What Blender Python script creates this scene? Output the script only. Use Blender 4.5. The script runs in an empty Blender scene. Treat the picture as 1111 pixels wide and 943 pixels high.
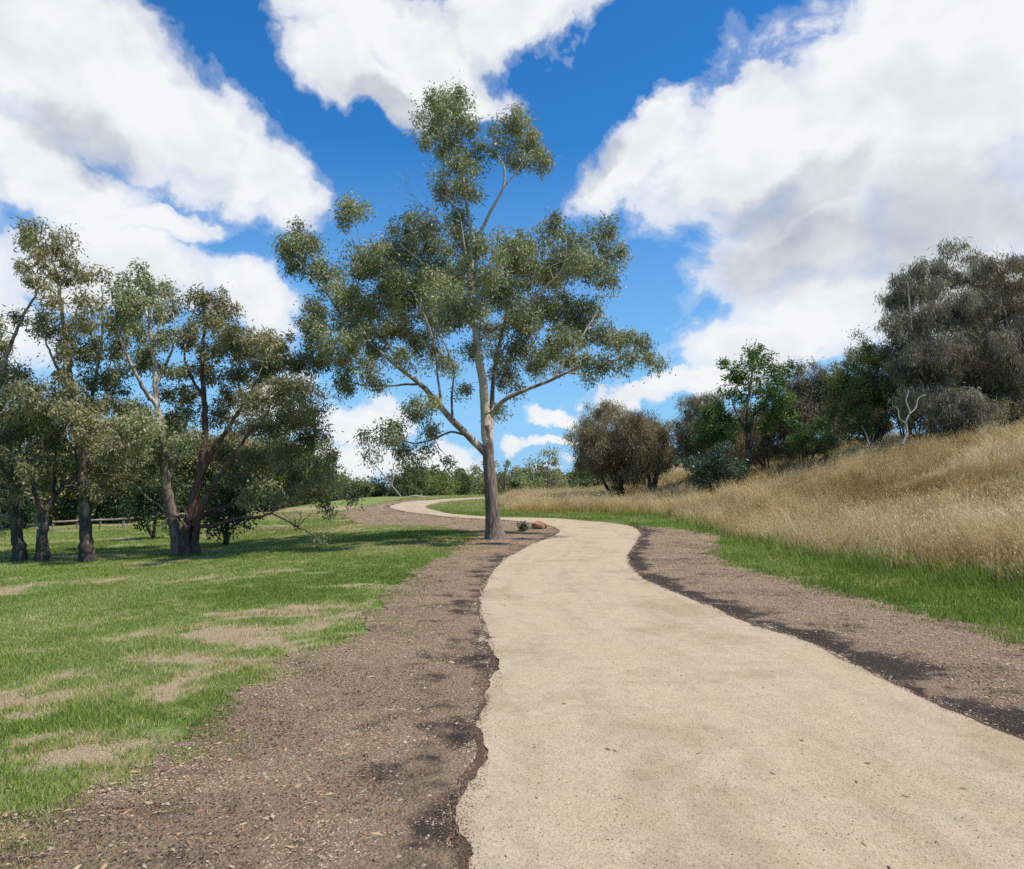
import bpy, math, random
import numpy as np
R = math.radians
rng = np.random.default_rng(11)
scene = bpy.context.scene
col = scene.collection

# ------------------------------------------------------------------ camera maths
F_PX, CX, CY, HOR, EYE = 820.0, 555.5, 471.5, 530.0, 1.6
PITCH = math.atan((HOR - CY) / F_PX)
cp, sp = math.cos(PITCH), math.sin(PITCH)

def ray(px, py):
    dx = (np.asarray(px, float) - CX) / F_PX
    dy = -(np.asarray(py, float) - CY) / F_PX
    return np.stack([dx, cp - dy * sp, sp + dy * cp], -1)

def sstep(a, b, x):
    t = np.clip((x - a) / (b - a), 0, 1)
    return t * t * (3 - 2 * t)

# ------------------------------------------------------------------ value noise
_tab = np.random.default_rng(5).random((256, 256))
def vnoise(x, y):
    xi = np.floor(x).astype(int); yi = np.floor(y).astype(int)
    fx = x - xi; fy = y - yi
    fx = fx * fx * (3 - 2 * fx); fy = fy * fy * (3 - 2 * fy)
    a = _tab[xi & 255, yi & 255]; b = _tab[(xi + 1) & 255, yi & 255]
    c = _tab[xi & 255, (yi + 1) & 255]; d = _tab[(xi + 1) & 255, (yi + 1) & 255]
    return (a * (1 - fx) + b * fx) * (1 - fy) + (c * (1 - fx) + d * fx) * fy
def fbm(x, y, o=4, g=0.5):
    s = 0; a = 1; t = 0
    for i in range(o):
        s = s + a * vnoise(x * 2 ** i + 17.3 * i, y * 2 ** i + 9.1 * i); t += a; a *= g
    return s / t

# ------------------------------------------------------------------ terrain
def terrain(x, y):
    x = np.asarray(x, float); y = np.asarray(y, float)
    b = 0.02 * (np.sqrt((y - 18) ** 2 + 16) + (y - 18)) / 2
    b = b * (1 - sstep(-12, -20, x))
    b = b - 0.02 * (np.sqrt((y - 66) ** 2 + 20) + (y - 66)) / 2 - 3.2 * sstep(68, 150, y)
    b = b - 0.5 * sstep(-2.5, -11, x) * (1 - 0.8 * sstep(30, 48, y))
    s = x - 7.2
    h = 0.28 * (np.sqrt(s * s + 2.0) + s) / 2
    h = 3.9 - (np.sqrt((3.9 - h) ** 2 + 0.6) + (3.9 - h)) / 2 + 0.02
    h = np.maximum(h, 0) * sstep(-12, 4, y) 
    h = h + 1.2 * sstep(24, 70, x)
    u = 0.10 * (fbm(x * .23 + 40, y * .23 + 40, 3) - .5) * sstep(6.0, 12, np.abs(x + 1) + y * .12)
    u = u + 0.5 * (fbm(x * .12 + 9, y * .12 + 3, 2) - .5) * sstep(9, 16, x)
    return b + h + u

def hit(px, py, lift=0.0):
    r = ray(px, py)
    t = 1.5; prev = t
    while t < 400:
        p = r * t
        if EYE + p[2] < terrain(p[0], p[1]) + lift: break
        prev = t; t *= 1.01
    lo, hi = prev, t
    for _ in range(30):
        m = (lo + hi) / 2; p = r * m
        if EYE + p[2] < terrain(p[0], p[1]) + lift: hi = m
        else: lo = m
    p = r * hi
    return np.array([p[0], p[1], float(terrain(p[0], p[1]))])

def at(px, py, Y):
    r = ray(px, py)
    t = Y / r[..., 1]
    return np.stack([r[..., 0] * t, r[..., 1] * t, EYE + r[..., 2] * t], -1)

def ground_at(px, Y):
    x = (px - CX) / F_PX * Y / cp
    return np.array([x, Y, float(terrain(x, Y))])

# ------------------------------------------------------------------ mesh helpers
def mesh(name, verts, faces, mat=None, parent=None, smooth=False, fattr=None, vattr=None, loc=None):
    """faces: list of int arrays (n,k)"""
    verts = np.asarray(verts, np.float32)
    if loc is not None: verts = verts - np.asarray(loc, np.float32)
    me = bpy.data.meshes.new(name)
    me.vertices.add(len(verts)); me.vertices.foreach_set('co', verts.ravel())
    faces = [np.asarray(f, np.int32) for f in faces if len(f)]
    li = np.concatenate([f.ravel() for f in faces])
    tot = np.concatenate([np.full(len(f), f.shape[1], np.int32) for f in faces])
    st = np.concatenate([[0], np.cumsum(tot)[:-1]]).astype(np.int32)
    me.loops.add(len(li)); me.loops.foreach_set('vertex_index', li)
    me.polygons.add(len(tot)); me.polygons.foreach_set('loop_start', st)
    me.polygons.foreach_set('loop_total', tot)
    if smooth: me.polygons.foreach_set('use_smooth', np.ones(len(tot), bool))
    me.update(calc_edges=True)
    for dom, d in (('FACE', fattr), ('POINT', vattr)):
        for k, v in (d or {}).items():
            a = me.attributes.new(k, 'FLOAT', dom); a.data.foreach_set('value', np.asarray(v, np.float32))
    o = bpy.data.objects.new(name, me); col.objects.link(o)
    if mat: me.materials.append(mat)
    if loc is not None: o.location = [float(v) for v in loc]
    if parent is not None:
        o.parent = parent
        if loc is not None: o.location = (0, 0, 0)
    return o

def thing(name, label, cat, loc, group=None):
    o = bpy.data.objects.new(name, None); col.objects.link(o)
    o.empty_display_size = .3
    o.location = [float(v) for v in loc]
    o['label'] = label; o['category'] = cat
    if group: o['group'] = group
    return o
def tag(o, label, cat, group=None, kind=None):
    o['label'] = label; o['category'] = cat
    if group: o['group'] = group
    if kind: o['kind'] = kind
    return o

def catmull(P, n=8):
    P = np.asarray(P, float)
    if len(P) < 3:
        t = np.linspace(0, 1, n + 1)[:, None]; return P[0] * (1 - t) + P[-1] * t
    ch = np.maximum(np.linalg.norm(np.diff(P, axis=0), axis=1), 1e-6)
    sl = np.diff(P, axis=0) / ch[:, None]
    T = np.empty_like(P); T[0] = sl[0]; T[-1] = sl[-1]
    T[1:-1] = (sl[:-1] * ch[1:, None] + sl[1:] * ch[:-1, None]) / (ch[1:] + ch[:-1])[:, None]
    out = []
    t = np.linspace(0, 1, n, endpoint=False)[:, None]
    for i in range(len(P) - 1):
        c = ch[i]
        out.append((2 * t ** 3 - 3 * t ** 2 + 1) * P[i] + (t ** 3 - 2 * t ** 2 + t) * c * T[i] + (-2 * t ** 3 + 3 * t ** 2) * P[i + 1] + (t ** 3 - t ** 2) * c * T[i + 1])
    out.append(P[-1:])
    return np.vstack(out)

class Tubes:
    def __init__(s): s.v = []; s.f = []; s.t = []; s.a = []; s.n = 0
    def add(s, P, rad, k=8, tone=0.5, lump=0.0, cap=True):
        P = np.asarray(P, float); rad = np.asarray(rad, float) * np.ones(len(P))
        m = len(P)
        T = np.gradient(P, axis=0); T /= np.linalg.norm(T, axis=1)[:, None] + 1e-9
        ref = np.array([1., 0, 0]) if abs(T[0][0]) < .8 else np.array([0, 1., 0])
        N = np.zeros_like(P); n = ref
        for i in range(m):
            n = n - T[i] * n.dot(T[i]); n /= np.linalg.norm(n) + 1e-9; N[i] = n
        B = np.cross(T, N)
        a = np.arange(k) * 2 * math.pi / k
        rr = rad[:, None] * np.ones((m, k))
        if lump: 
            rr = rr * (1 + lump * (fbm(a[None, :] * 1.6 + P[:, 2:3] * .8 + s.n, P[:, 2:3] * 2.2 + a[None, :] * 2 + s.n * .37, 3) - .5) * 2)
        ring = P[:, None, :] + rr[..., None] * (np.cos(a)[None, :, None] * N[:, None, :] + np.sin(a)[None, :, None] * B[:, None, :])
        s.v.append(ring.reshape(-1, 3))
        i = np.arange(m - 1)[:, None] * k; j = np.arange(k)[None, :]; j2 = (j + 1) % k
        s.f.append(np.stack([i + j, i + j2, i + k + j2, i + k + j], -1).reshape(-1, 4) + s.n)
        if cap and k >= 4:
            e = s.n + (m - 1) * k
            s.f.append(np.array([[e + q, e + (q + 1) % k, e + (q + 2) % k, e + (q + 3) % k] for q in range(0, k - 3 + 1, 2)][:1]))
        s.t.append(np.repeat(np.asarray(tone, float) * np.ones(m), k)); s.n += m * k
        s.a.append(np.tile(np.arange(k) / k, m))
    def build(s, name, mat, parent=None, loc=None):
        return mesh(name, np.vstack(s.v), s.f, mat, parent, True, vattr={'tone': np.concatenate(s.t)}, loc=loc)

def rhombs(P, D, W, fold=0.0):
    """leaf quads: base P, direction*length D, half width vector W"""
    n = len(P)
    v = np.empty((n, 4, 3)); v[:, 0] = P; v[:, 1] = P + D * .42 + W; v[:, 2] = P + D; v[:, 3] = P + D * .42 - W
    f = np.arange(n * 4).reshape(n, 4)
    return v.reshape(-1, 3), f

def unit(v): return v / (np.linalg.norm(v, axis=-1, keepdims=True) + 1e-9)

# ------------------------------------------------------------------ material helpers
def newmat(name):
    m = bpy.data.materials.new(name); m.use_nodes = True
    nt = m.node_tree; nt.nodes.clear()
    return m, nt
def N(nt, t, **k):
    n = nt.nodes.new(t)
    ins = k.pop('ins', {})
    for a, b in k.items(): setattr(n, a, b)
    for a, b in ins.items():
        if isinstance(b, bpy.types.NodeSocket): nt.links.new(b, n.inputs[a])
        else: n.inputs[a].default_value = b
    return n
def ramp(nt, fac, stops, interp='LINEAR'):
    n = nt.nodes.new('ShaderNodeValToRGB'); cr = n.color_ramp; cr.interpolation = interp
    while len(cr.elements) < len(stops): cr.elements.new(.5)
    for e, (p, c) in zip(cr.elements, stops):
        e.position = p; e.color = (*c, 1) if len(c) == 3 else c
    nt.links.new(fac, n.inputs[0]); return n.outputs[0]
def g3(v): return (v, v, v)
def noise(nt, vec, scale, detail=4, rough=.55, out=0):
    n = N(nt, 'ShaderNodeTexNoise', ins={'Vector': vec, 'Scale': scale, 'Detail': detail, 'Roughness': rough})
    return n.outputs[out]
def math_(nt, op, a, b=0.0, c=0.0, clamp=False):
    n = nt.nodes.new('ShaderNodeMath'); n.operation = op; n.use_clamp = clamp
    for i, x in enumerate((a, b, c)):
        if isinstance(x, bpy.types.NodeSocket): nt.links.new(x, n.inputs[i])
        else: n.inputs[i].default_value = x
    return n.outputs[0]
def mix(nt, fac, a, b, mode='MIX'):
    n = nt.nodes.new('ShaderNodeMix'); n.data_type = 'RGBA'; n.blend_type = mode
    for i, x in ((0, fac), (6, a), (7, b)):
        if isinstance(x, bpy.types.NodeSocket): nt.links.new(x, n.inputs[i])
        elif i == 0: n.inputs[0].default_value = x
        else: n.inputs[i].default_value = (*x, 1)
    return n.outputs[2]
def mapping(nt, vec, scale=(1, 1, 1), loc=(0, 0, 0)):
    return N(nt, 'ShaderNodeMapping', ins={'Vector': vec, 'Scale': scale, 'Location': loc}).outputs[0]
def principled(nt, base, rough=.9, bump=None, bstr=.5, bdist=.02, spec=.2):
    p = N(nt, 'ShaderNodeBsdfPrincipled', ins={'Roughness': rough, 'Specular IOR Level': spec})
    if isinstance(base, bpy.types.NodeSocket): nt.links.new(base, p.inputs['Base Color'])
    else: p.inputs['Base Color'].default_value = (*base, 1)
    if bump is not None:
        b = N(nt, 'ShaderNodeBump', ins={'Height': bump, 'Strength': bstr, 'Distance': bdist})
        nt.links.new(b.outputs[0], p.inputs['Normal'])
    return p.outputs[0]
def finish(nt, sh):
    o = nt.nodes.new('ShaderNodeOutputMaterial'); nt.links.new(sh, o.inputs[0])

def leaf_mat(name, c0, c1, c2, rough=.5, trans=.25, spec=.35):
    m, nt = newmat(name)
    t = N(nt, 'ShaderNodeAttribute', attribute_name='tint').outputs['Fac']
    c = ramp(nt, t, [(0, c0), (.5, c1), (1, c2)])
    p = principled(nt, c, rough, spec=spec)
    tr = N(nt, 'ShaderNodeBsdfTranslucent', ins={'Color': mix(nt, 1.0, c, (1.15, 1.25, .6), 'MULTIPLY')})
    mx = N(nt, 'ShaderNodeMixShader', ins={0: trans, 1: p, 2: tr.outputs[0]})
    finish(nt, mx.outputs[0]); return m

def bark_mat(name, dark, mid, pale, streak=1.0):
    m, nt = newmat(name)
    geo = N(nt, 'ShaderNodeNewGeometry').outputs['Position']
    tone = N(nt, 'ShaderNodeAttribute', attribute_name='tone').outputs['Fac']
    v = mapping(nt, geo, (9, 9, 1.3))
    n1 = noise(nt, v, 2.2, 6, .65)
    v2 = mapping(nt, geo, (1.2, 1.2, .55))
    n2 = noise(nt, v2, 2.0, 3, .6)
    rough_c = ramp(nt, n1, [(.3, tuple(x * .45 for x in dark)), (.5, dark), (.68, mid)])
    smooth_c = ramp(nt, n1, [(.32, mid), (.5, pale), (.72, tuple(min(1, x * 1.25) for x in pale))])
    f = math_(nt, 'ADD', tone, math_(nt, 'MULTIPLY', math_(nt, 'SUBTRACT', n2, .5), 1.8))
    f = ramp(nt, f, [(.42, g3(0)), (.58, g3(1))])
    c = mix(nt, f, rough_c, smooth_c)
    sh = principled(nt, c, .85, n1, .9 * streak, .05)
    finish(nt, sh); return m

# ------------------------------------------------------------------ materials
def mat_ground():
    m, nt = newmat('lawn_soil')
    P = N(nt, 'ShaderNodeNewGeometry').outputs['Position']
    lush = N(nt, 'ShaderNodeAttribute', attribute_name='lush').outputs['Fac']
    dry = N(nt, 'ShaderNodeAttribute', attribute_name='dry').outputs['Fac']
    n1 = noise(nt, P, 14, 6, .7); n2 = noise(nt, P, 70, 4, .7); n3 = noise(nt, P, .45, 3, .5)
    g = ramp(nt, n1, [(.3, (.08, .12, .028)), (.5, (.16, .215, .05)), (.7, (.30, .29, .12))])
    s = ramp(nt, n2, [(.3, (.14, .095, .055)), (.5, (.32, .235, .14)), (.7, (.52, .41, .25))])
    tan = ramp(nt, n2, [(.3, (.20, .15, .07)), (.6, (.42, .32, .16))])
    f = math_(nt, 'ADD', lush, math_(nt, 'MULTIPLY', math_(nt, 'SUBTRACT', n1, .5), 1.2))
    f = ramp(nt, f, [(.38, g3(0)), (.6, g3(1))])
    c = mix(nt, f, s, g)
    c = mix(nt, dry, c, tan)
    finish(nt, principled(nt, c, .95, n2, .6, .02)); return m

def mat_mulch():
    m, nt = newmat('mulch')
    P = N(nt, 'ShaderNodeNewGeometry').outputs['Position']
    e = N(nt, 'ShaderNodeAttribute', attribute_name='edge').outputs['Fac']
    v = noise(nt, P, 42, 6, .75); big = noise(nt, P, 1.9, 7, .7)
    vo = N(nt, 'ShaderNodeTexVoronoi', ins={'Vector': P, 'Scale': 48.0})
    sep = N(nt, 'ShaderNodeSeparateColor', ins={0: vo.outputs['Color']})
    c = ramp(nt, v, [(.26, (.09, .054, .033)), (.42, (.258, .170, .102)), (.58, (.39, .27, .162)), (.78, (.56, .425, .26))])
    chip = ramp(nt, sep.outputs[0], [(.72, g3(0)), (.8, g3(1))])
    c = mix(nt, math_(nt, 'MULTIPLY', chip, .6), c, (.30, .235, .165))
    tanp = ramp(nt, noise(nt, P, 2.1, 5, .7), [(.50, g3(0)), (.66, g3(1))])
    c = mix(nt, math_(nt, 'MULTIPLY', tanp, .38), c, (.36, .275, .165))
    # damp black soil in blotches and along the path edge
    d = math_(nt, 'ADD', big, math_(nt, 'MULTIPLY', math_(nt, 'MULTIPLY', e, ramp(nt, noise(nt, P, .9, 3, .6), [(.36, g3(.15)), (.60, g3(1))])), .38))
    d = math_(nt, 'ADD', d, math_(nt, 'MULTIPLY', math_(nt, 'SUBTRACT', v, .5), .35))
    d = ramp(nt, d, [(.56, g3(0)), (.70, g3(1))])
    c = mix(nt, math_(nt, 'MULTIPLY', d, .88), c, (.028, .020, .019))
    h = math_(nt, 'ADD', v, math_(nt, 'MULTIPLY', vo.outputs['Distance'], .8))
    finish(nt, principled(nt, c, .92, h, 1.0, .03)); return m

def mat_path():
    m, nt = newmat('compacted_gravel')
    P = N(nt, 'ShaderNodeNewGeometry').outputs['Position']
    a = N(nt, 'ShaderNodeTexVoronoi', ins={'Vector': P, 'Scale': 85.0})
    s = N(nt, 'ShaderNodeSeparateColor', ins={0: a.outputs['Color']})
    f = noise(nt, P, 130, 4, .8); b = noise(nt, P, .75, 5, .6); mm = noise(nt, P, 6, 4, .6)
    c = ramp(nt, s.outputs[1], [(0, (.27, .205, .13)), (.2, (.46, .365, .245)), (.6, (.57, .465, .325)), (1, (.68, .58, .43))])
    c = mix(nt, .55, c, ramp(nt, f, [(.3, (.22, .17, .12)), (.45, (.49, .395, .27)), (.7, (.68, .57, .42))]))
    blot = ramp(nt, b, [(.34, (.83, .80, .74)), (.5, (1, 1, 1)), (.68, (1.0, .965, .88))])
    c = mix(nt, 1.0, c, blot, 'MULTIPLY')
    c = mix(nt, 1.0, c, ramp(nt, mm, [(.3, (.90, .90, .90)), (.6, (1, 1, 1))]), 'MULTIPLY')
    ac = N(nt, 'ShaderNodeAttribute', attribute_name='across').outputs['Fac']; al = N(nt, 'ShaderNodeAttribute', attribute_name='along').outputs['Fac']
    lane = noise(nt, N(nt, 'ShaderNodeCombineXYZ', ins={0: math_(nt, 'MULTIPLY', ac, 9.0), 1: math_(nt, 'MULTIPLY', al, .35)}).outputs[0], 1.0, 5, .6)
    c = mix(nt, 1.0, c, ramp(nt, lane, [(.32, (.88, .86, .83)), (.5, (1, 1, 1)), (.68, (1.04, 1.02, .99))]), 'MULTIPLY')
    # a few worn darker stains
    st = ramp(nt, noise(nt, mapping(nt, P, (1, .55, 1), (3.1, 0.6, 0)), .55, 2, .5), [(.64, g3(0)), (.76, g3(1))])
    c = mix(nt, math_(nt, 'MULTIPLY', st, .35), c, (.33, .24, .15))
    h = math_(nt, 'ADD', f, math_(nt, 'MULTIPLY', a.outputs['Distance'], .7))
    finish(nt, principled(nt, mix(nt, 1.0, c, (.90, .872, .835), 'MULTIPLY'), .9, h, .55, .012)); return m

def simple_noise_mat(name, stops, scale, rough=.9, bstr=.5, bd=.02, detail=5, stretch=(1, 1, 1)):
    m, nt = newmat(name)
    P = mapping(nt, N(nt, 'ShaderNodeNewGeometry').outputs['Position'], stretch)
    n = noise(nt, P, scale, detail, .65)
    finish(nt, principled(nt, ramp(nt, n, stops), rough, n, bstr, bd)); return m

def tint_mat(name, stops, rough=.85, trans=0.0, spec=.2):
    m, nt = newmat(name)
    t = N(nt, 'ShaderNodeAttribute', attribute_name='tint').outputs['Fac']
    c = ramp(nt, t, stops)
    p = principled(nt, c, rough, spec=spec)
    if trans:
        tr = N(nt, 'ShaderNodeBsdfTranslucent', ins={'Color': c})
        p = N(nt, 'ShaderNodeMixShader', ins={0: trans, 1: p, 2: tr.outputs[0]}).outputs[0]
    finish(nt, p); return m

M = {}
M['ground'] = mat_ground(); M['mulch'] = mat_mulch(); M['path'] = mat_path()
M['gum_leaf'] = leaf_mat('gum_leaves', (.115, .132, .064), (.26, .268, .128), (.47, .44, .245), .5, .22, .35)
M['gum_leaf_grey'] = leaf_mat('grey_gum_leaves', (.125, .135, .066), (.26, .255, .12), (.43, .40, .21), .5, .22, .35)
M['gum_leaf_brown'] = leaf_mat('brown_gum_leaves', (.13, .125, .062), (.27, .245, .118), (.43, .36, .20), .5, .22, .3)
M['olive_leaf'] = leaf_mat('olive_leaves', (.10, .12, .04), (.21, .23, .07), (.36, .34, .12), .5, .28, .3)
M['green_leaf'] = leaf_mat('green_leaves', (.05, .088, .024), (.115, .185, .045), (.22, .29, .085), .45, .3, .35)
M['mid_leaf'] = leaf_mat('mid_green_leaves', (.045, .078, .022), (.095, .15, .042), (.17, .23, .075), .5, .22, .3)
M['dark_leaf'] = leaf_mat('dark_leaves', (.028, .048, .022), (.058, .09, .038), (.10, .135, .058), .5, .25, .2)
M['blue_leaf'] = leaf_mat('bluish_leaves', (.035, .065, .04), (.07, .115, .065), (.13, .17, .10), .4, .2, .4)
M['she_oak'] = leaf_mat('she_oak_needles', (.13, .105, .058), (.275, .22, .125), (.44, .36, .21), .8, .2, .1)
M['she_oak_grey'] = leaf_mat('grey_she_oak_needles', (.13, .112, .080), (.265, .228, .165), (.43, .37, .275), .8, .16, .1)
M['far_leaf'] = leaf_mat('distant_leaves', (.09, .11, .055), (.18, .195, .09), (.31, .30, .15), .6, .35, .15)
M['grass'] = tint_mat('green_grass', [(0, (.11, .17, .028)), (.45, (.225, .325, .052)), (.75, (.36, .41, .10)), (1, (.64, .52, .28))], .6, .4, .2)
M['dry'] = tint_mat('dry_grass', [(0, (.24, .16, .055)), (.35, (.48, .34, .14)), (.7, (.64, .48, .23)), (1, (.80, .67, .41))], .75, .4)
M['bark'] = bark_mat('gum_bark', (.20, .145, .11), (.34, .27, .21), (.60, .49, .37))
M['bark_red'] = bark_mat('reddish_bark', (.135, .075, .055), (.24, .155, .115), (.42, .31, .23))
M['bark_dark'] = bark_mat('dark_bark', (.085, .065, .05), (.16, .125, .10), (.32, .27, .22))
M['deadwood'] = simple_noise_mat('weathered_deadwood', [(.3, (.17, .14, .11)), (.6, (.38, .33, .27))], 9)
M['boulder'] = simple_noise_mat('red_sandstone', [(.3, (.20, .085, .05)), (.5, (.38, .18, .11)), (.7, (.48, .27, .17))], 7, .9, .8, .04)
M['rail'] = simple_noise_mat('weathered_timber', [(.3, (.16, .11, .08)), (.6, (.34, .26, .20))], 6)

# ------------------------------------------------------------------ outlines (traced on the photograph, dropped on the terrain)
L_px = [(505, 943), (504, 918), (498, 897), (510, 861), (522, 824), (520, 792), (530, 755), (536, 722), (530, 694), (520, 657),
        (528, 633), (546, 609), (575, 592.5), (606, 576), (592, 570), (549, 565), (495, 562), (464, 558.5), (433, 554),
        (423, 550), (433, 546.5), (461, 543.4), (492, 541.3), (527, 539.8)]
R_px = [None, None, None, None, (1111, 806.5), (1037, 776), (985, 752), (920, 721), (887, 703), (822, 681),
        (761, 656), (701, 630), (682, 611), (690, 589), (694, 577), (675, 569.5), (635, 565.5), (598, 562.7), (543, 561.6), (497, 558.7),
        (476, 555), (462, 550), (473, 546.5), (495, 543.6), (529, 541)]
Lw = [np.array([-.1, -6., 0]), np.array([-.15, 0., 0])] + [hit(*p) for p in L_px]
Rw = [np.array([3.3, -6., 0]), np.array([3.3, 0, 0]), np.array([3.28, 3.2, 0])] + [hit(*p) for p in R_px if p]
# past the crest, out of sight
Lw += [np.array([1.5, 76, 0]), np.array([5, 100, 0])]; Rw += [np.array([4.8, 74, 0]), np.array([8.5, 98, 0])]
for q in Lw + Rw: q[2] = float(terrain(q[0], q[1]))

def resample(P, n, w=None):
    P = catmull(P, 10)
    d = np.linalg.norm(np.diff(P[:, :2], axis=0), axis=1)
    s = np.concatenate([[0], np.cumsum(d)])
    t = np.linspace(0, s[-1], n)
    return np.stack([np.interp(t, s, P[:, 0]), np.interp(t, s, P[:, 1])], -1)

def pair(Lk, Rk, keys, per=40):
    """keys: list of (i,j) matched control indices; returns matched dense outlines"""
    Ld, Rd = catmull(Lk, 10)[:, :2], catmull(Rk, 10)[:, :2]
    A, B = [], []
    def seg(D, a, b, n):
        S = D[a * 10:b * 10 + 1]
        d = np.concatenate([[0], np.cumsum(np.linalg.norm(np.diff(S, axis=0), axis=1))])
        t = np.linspace(0, d[-1], n, endpoint=False)
        return np.stack([np.interp(t, d, S[:, 0]), np.interp(t, d, S[:, 1])], -1)
    for (i0, j0), (i1, j1) in zip(keys[:-1], keys[1:]):
        ll = np.linalg.norm(Lk[i1][:2] - Lk[i0][:2]); n = int(max(8, min(per, ll / .06 if ll < 12 else per)))
        A.append(seg(Ld, i0, i1, n)); B.append(seg(Rd, j0, j1, n))
    return np.vstack(A), np.vstack(B)

def jitter_edge(E, amp, seed, other):
    s = np.concatenate([[0], np.cumsum(np.linalg.norm(np.diff(E, axis=0), axis=1))])
    T = np.gradient(E, axis=0); T = unit(T); Nn = np.stack([-T[:, 1], T[:, 0]], -1)
    j = (fbm(s * 1.7 + seed, s * 0 + seed, 5, .62) - .5) * 2 * amp + (fbm(s * 7 + seed, s * 0 + 3 + seed, 3, .7) - .5) * amp
    return E + Nn * j[:, None]

def lumps(x, y): return .05 * np.clip(fbm(x * 4, y * 4, 4, .6) - .42, 0, 1) + .018 * fbm(x * 14, y * 14, 2)
def ribbon(name, A, B, lift, mat, nx=24, edge=False, ek=1.0, ew=.4):
    t = np.linspace(0, 1, nx)[None, :, None]
    G = A[:, None] * (1 - t) + B[:, None] * t
    z = terrain(G[..., 0], G[..., 1]) + lift
    if edge:
        e_ = 1 - np.exp(-(np.linalg.norm(G - A[:, None], axis=-1) / .30) ** 2)
        e_ = e_ * (1 - np.exp(-(np.linalg.norm(G - B[:, None], axis=-1) / .35) ** 2))
        z = z + e_ * lumps(G[..., 0], G[..., 1])
    V = np.concatenate([G, z[..., None]], -1).reshape(-1, 3)
    n = len(A); i = np.arange(n - 1)[:, None] * nx; j = np.arange(nx - 1)[None]
    F = np.stack([i + j, i + j + 1, i + nx + j + 1, i + nx + j], -1).reshape(-1, 4)
    al_ = np.concatenate([[0], np.cumsum(np.linalg.norm(np.diff((A + B) / 2, axis=0), axis=1))])
    va = {'across': (np.ones((n, 1)) * t[0, :, 0]).ravel(), 'along': np.repeat(al_, nx)}
    if edge:
        dd = np.linalg.norm(G - A[:, None], axis=-1)
        va['edge'] = (ek * np.exp(-(dd / ew) ** 2)).ravel()
    return mesh(name, V, [F], mat, None, True, vattr=va)

nL, nR = len(Lw), len(Rw)
def nearest(Lst, p): return int(np.argmin([np.linalg.norm(q[:2] - p) for q in Lst]))
# matched control indices, left index : right index
# Lw: 0,1 behind; 2.. = L_px ; Rw: 0,1,2 ; 3.. = R_px[4:]
keys = [(0, 0), (1, 1), (2, 2), (6, 3), (7, 4), (8, 5), (9, 6), (10, 7), (10, 8), (11, 8), (11, 9), (12, 10), (13, 11), (14, 12), (15, 13), (15, 14),
        (16, 15), (17, 16), (18, 18), (19, 19), (20, 20), (21, 20), (22, 21), (23, 21), (24, 22), (25, 23), (26, 24), (27, 25)]
_k = []
for a, b in keys:
    if a < nL and b < nR and (not _k or (a >= _k[-1][0] and b >= _k[-1][1])): _k.append((a, b))
# keep strictly advancing on at least both sides loosely: allow fans
PA, PB = [], []
def dense(Lk): return catmull(Lk, 10)[:, :2]
Ld, Rd = dense(Lw), dense(Rw)
def seg(D, a, b, n):
    S = D[a * 10:b * 10 + 1]
    if len(S) == 1: return np.repeat(S, n, 0)
    d = np.concatenate([[0], np.cumsum(np.linalg.norm(np.diff(S, axis=0), axis=1))])
    t = np.linspace(0, d[-1], n, endpoint=False)
    return np.stack([np.interp(t, d, S[:, 0]), np.interp(t, d, S[:, 1])], -1)
for (i0, j0), (i1, j1) in zip(_k[:-1], _k[1:]):
    if i0 == i1 and j0 == j1: continue
    ll = max(np.linalg.norm(Lw[i1][:2] - Lw[i0][:2]), np.linalg.norm(Rw[j1][:2] - Rw[j0][:2]))
    n = int(max(8, min(60, ll / .05)))
    PA.append(seg(Ld, i0, i1, n)); PB.append(seg(Rd, j0, j1, n))
PA = np.vstack(PA); PB = np.vstack(PB)
Aj = jitter_edge(PA, .08, 3.1, PB); Bj = jitter_edge(PB, .085, 8.7, PA)
path = ribbon('path', Aj, Bj, .022, M['path'], 30)
path['kind'] = 'structure'

# mulch beds ------------------------------------------------------
ML_px = [(-60, 943), (0, 905), (60, 880), (146, 842), (217, 791), (282, 746), (302, 721), (373, 696), (403, 660), (438, 630), (478, 607),
         (500, 594), (508, 588), (508, 577), (480, 572.5), (420, 570.5), (378, 562), (372, 556), (400, 549), (425, 544.5), (450, 541.6)]
MLo = [np.array([-3.6, -6., 0]), np.array([-3.3, 0., 0])] + [hit(*p) for p in ML_px]
MLi = Lw[:24]
MR_px = [(1240, 740), (1111, 693), (1025, 672.6), (968, 658), (903, 640), (830, 624), (786, 607), (781, 590), (776, 580), (731, 574), (705, 572)]
MRo = [np.array([6.3, -6., 0]), np.array([6.4, 0, 0])] + [hit(*p) for p in MR_px]
def inset(E, O, d):
    return E + unit(O - E) * d
def loft(name, In, Out, seed, mulch_w, other=None):
    n = 900
    A = resample(In, n); B = resample(Out, n)
    return A, B
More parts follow.
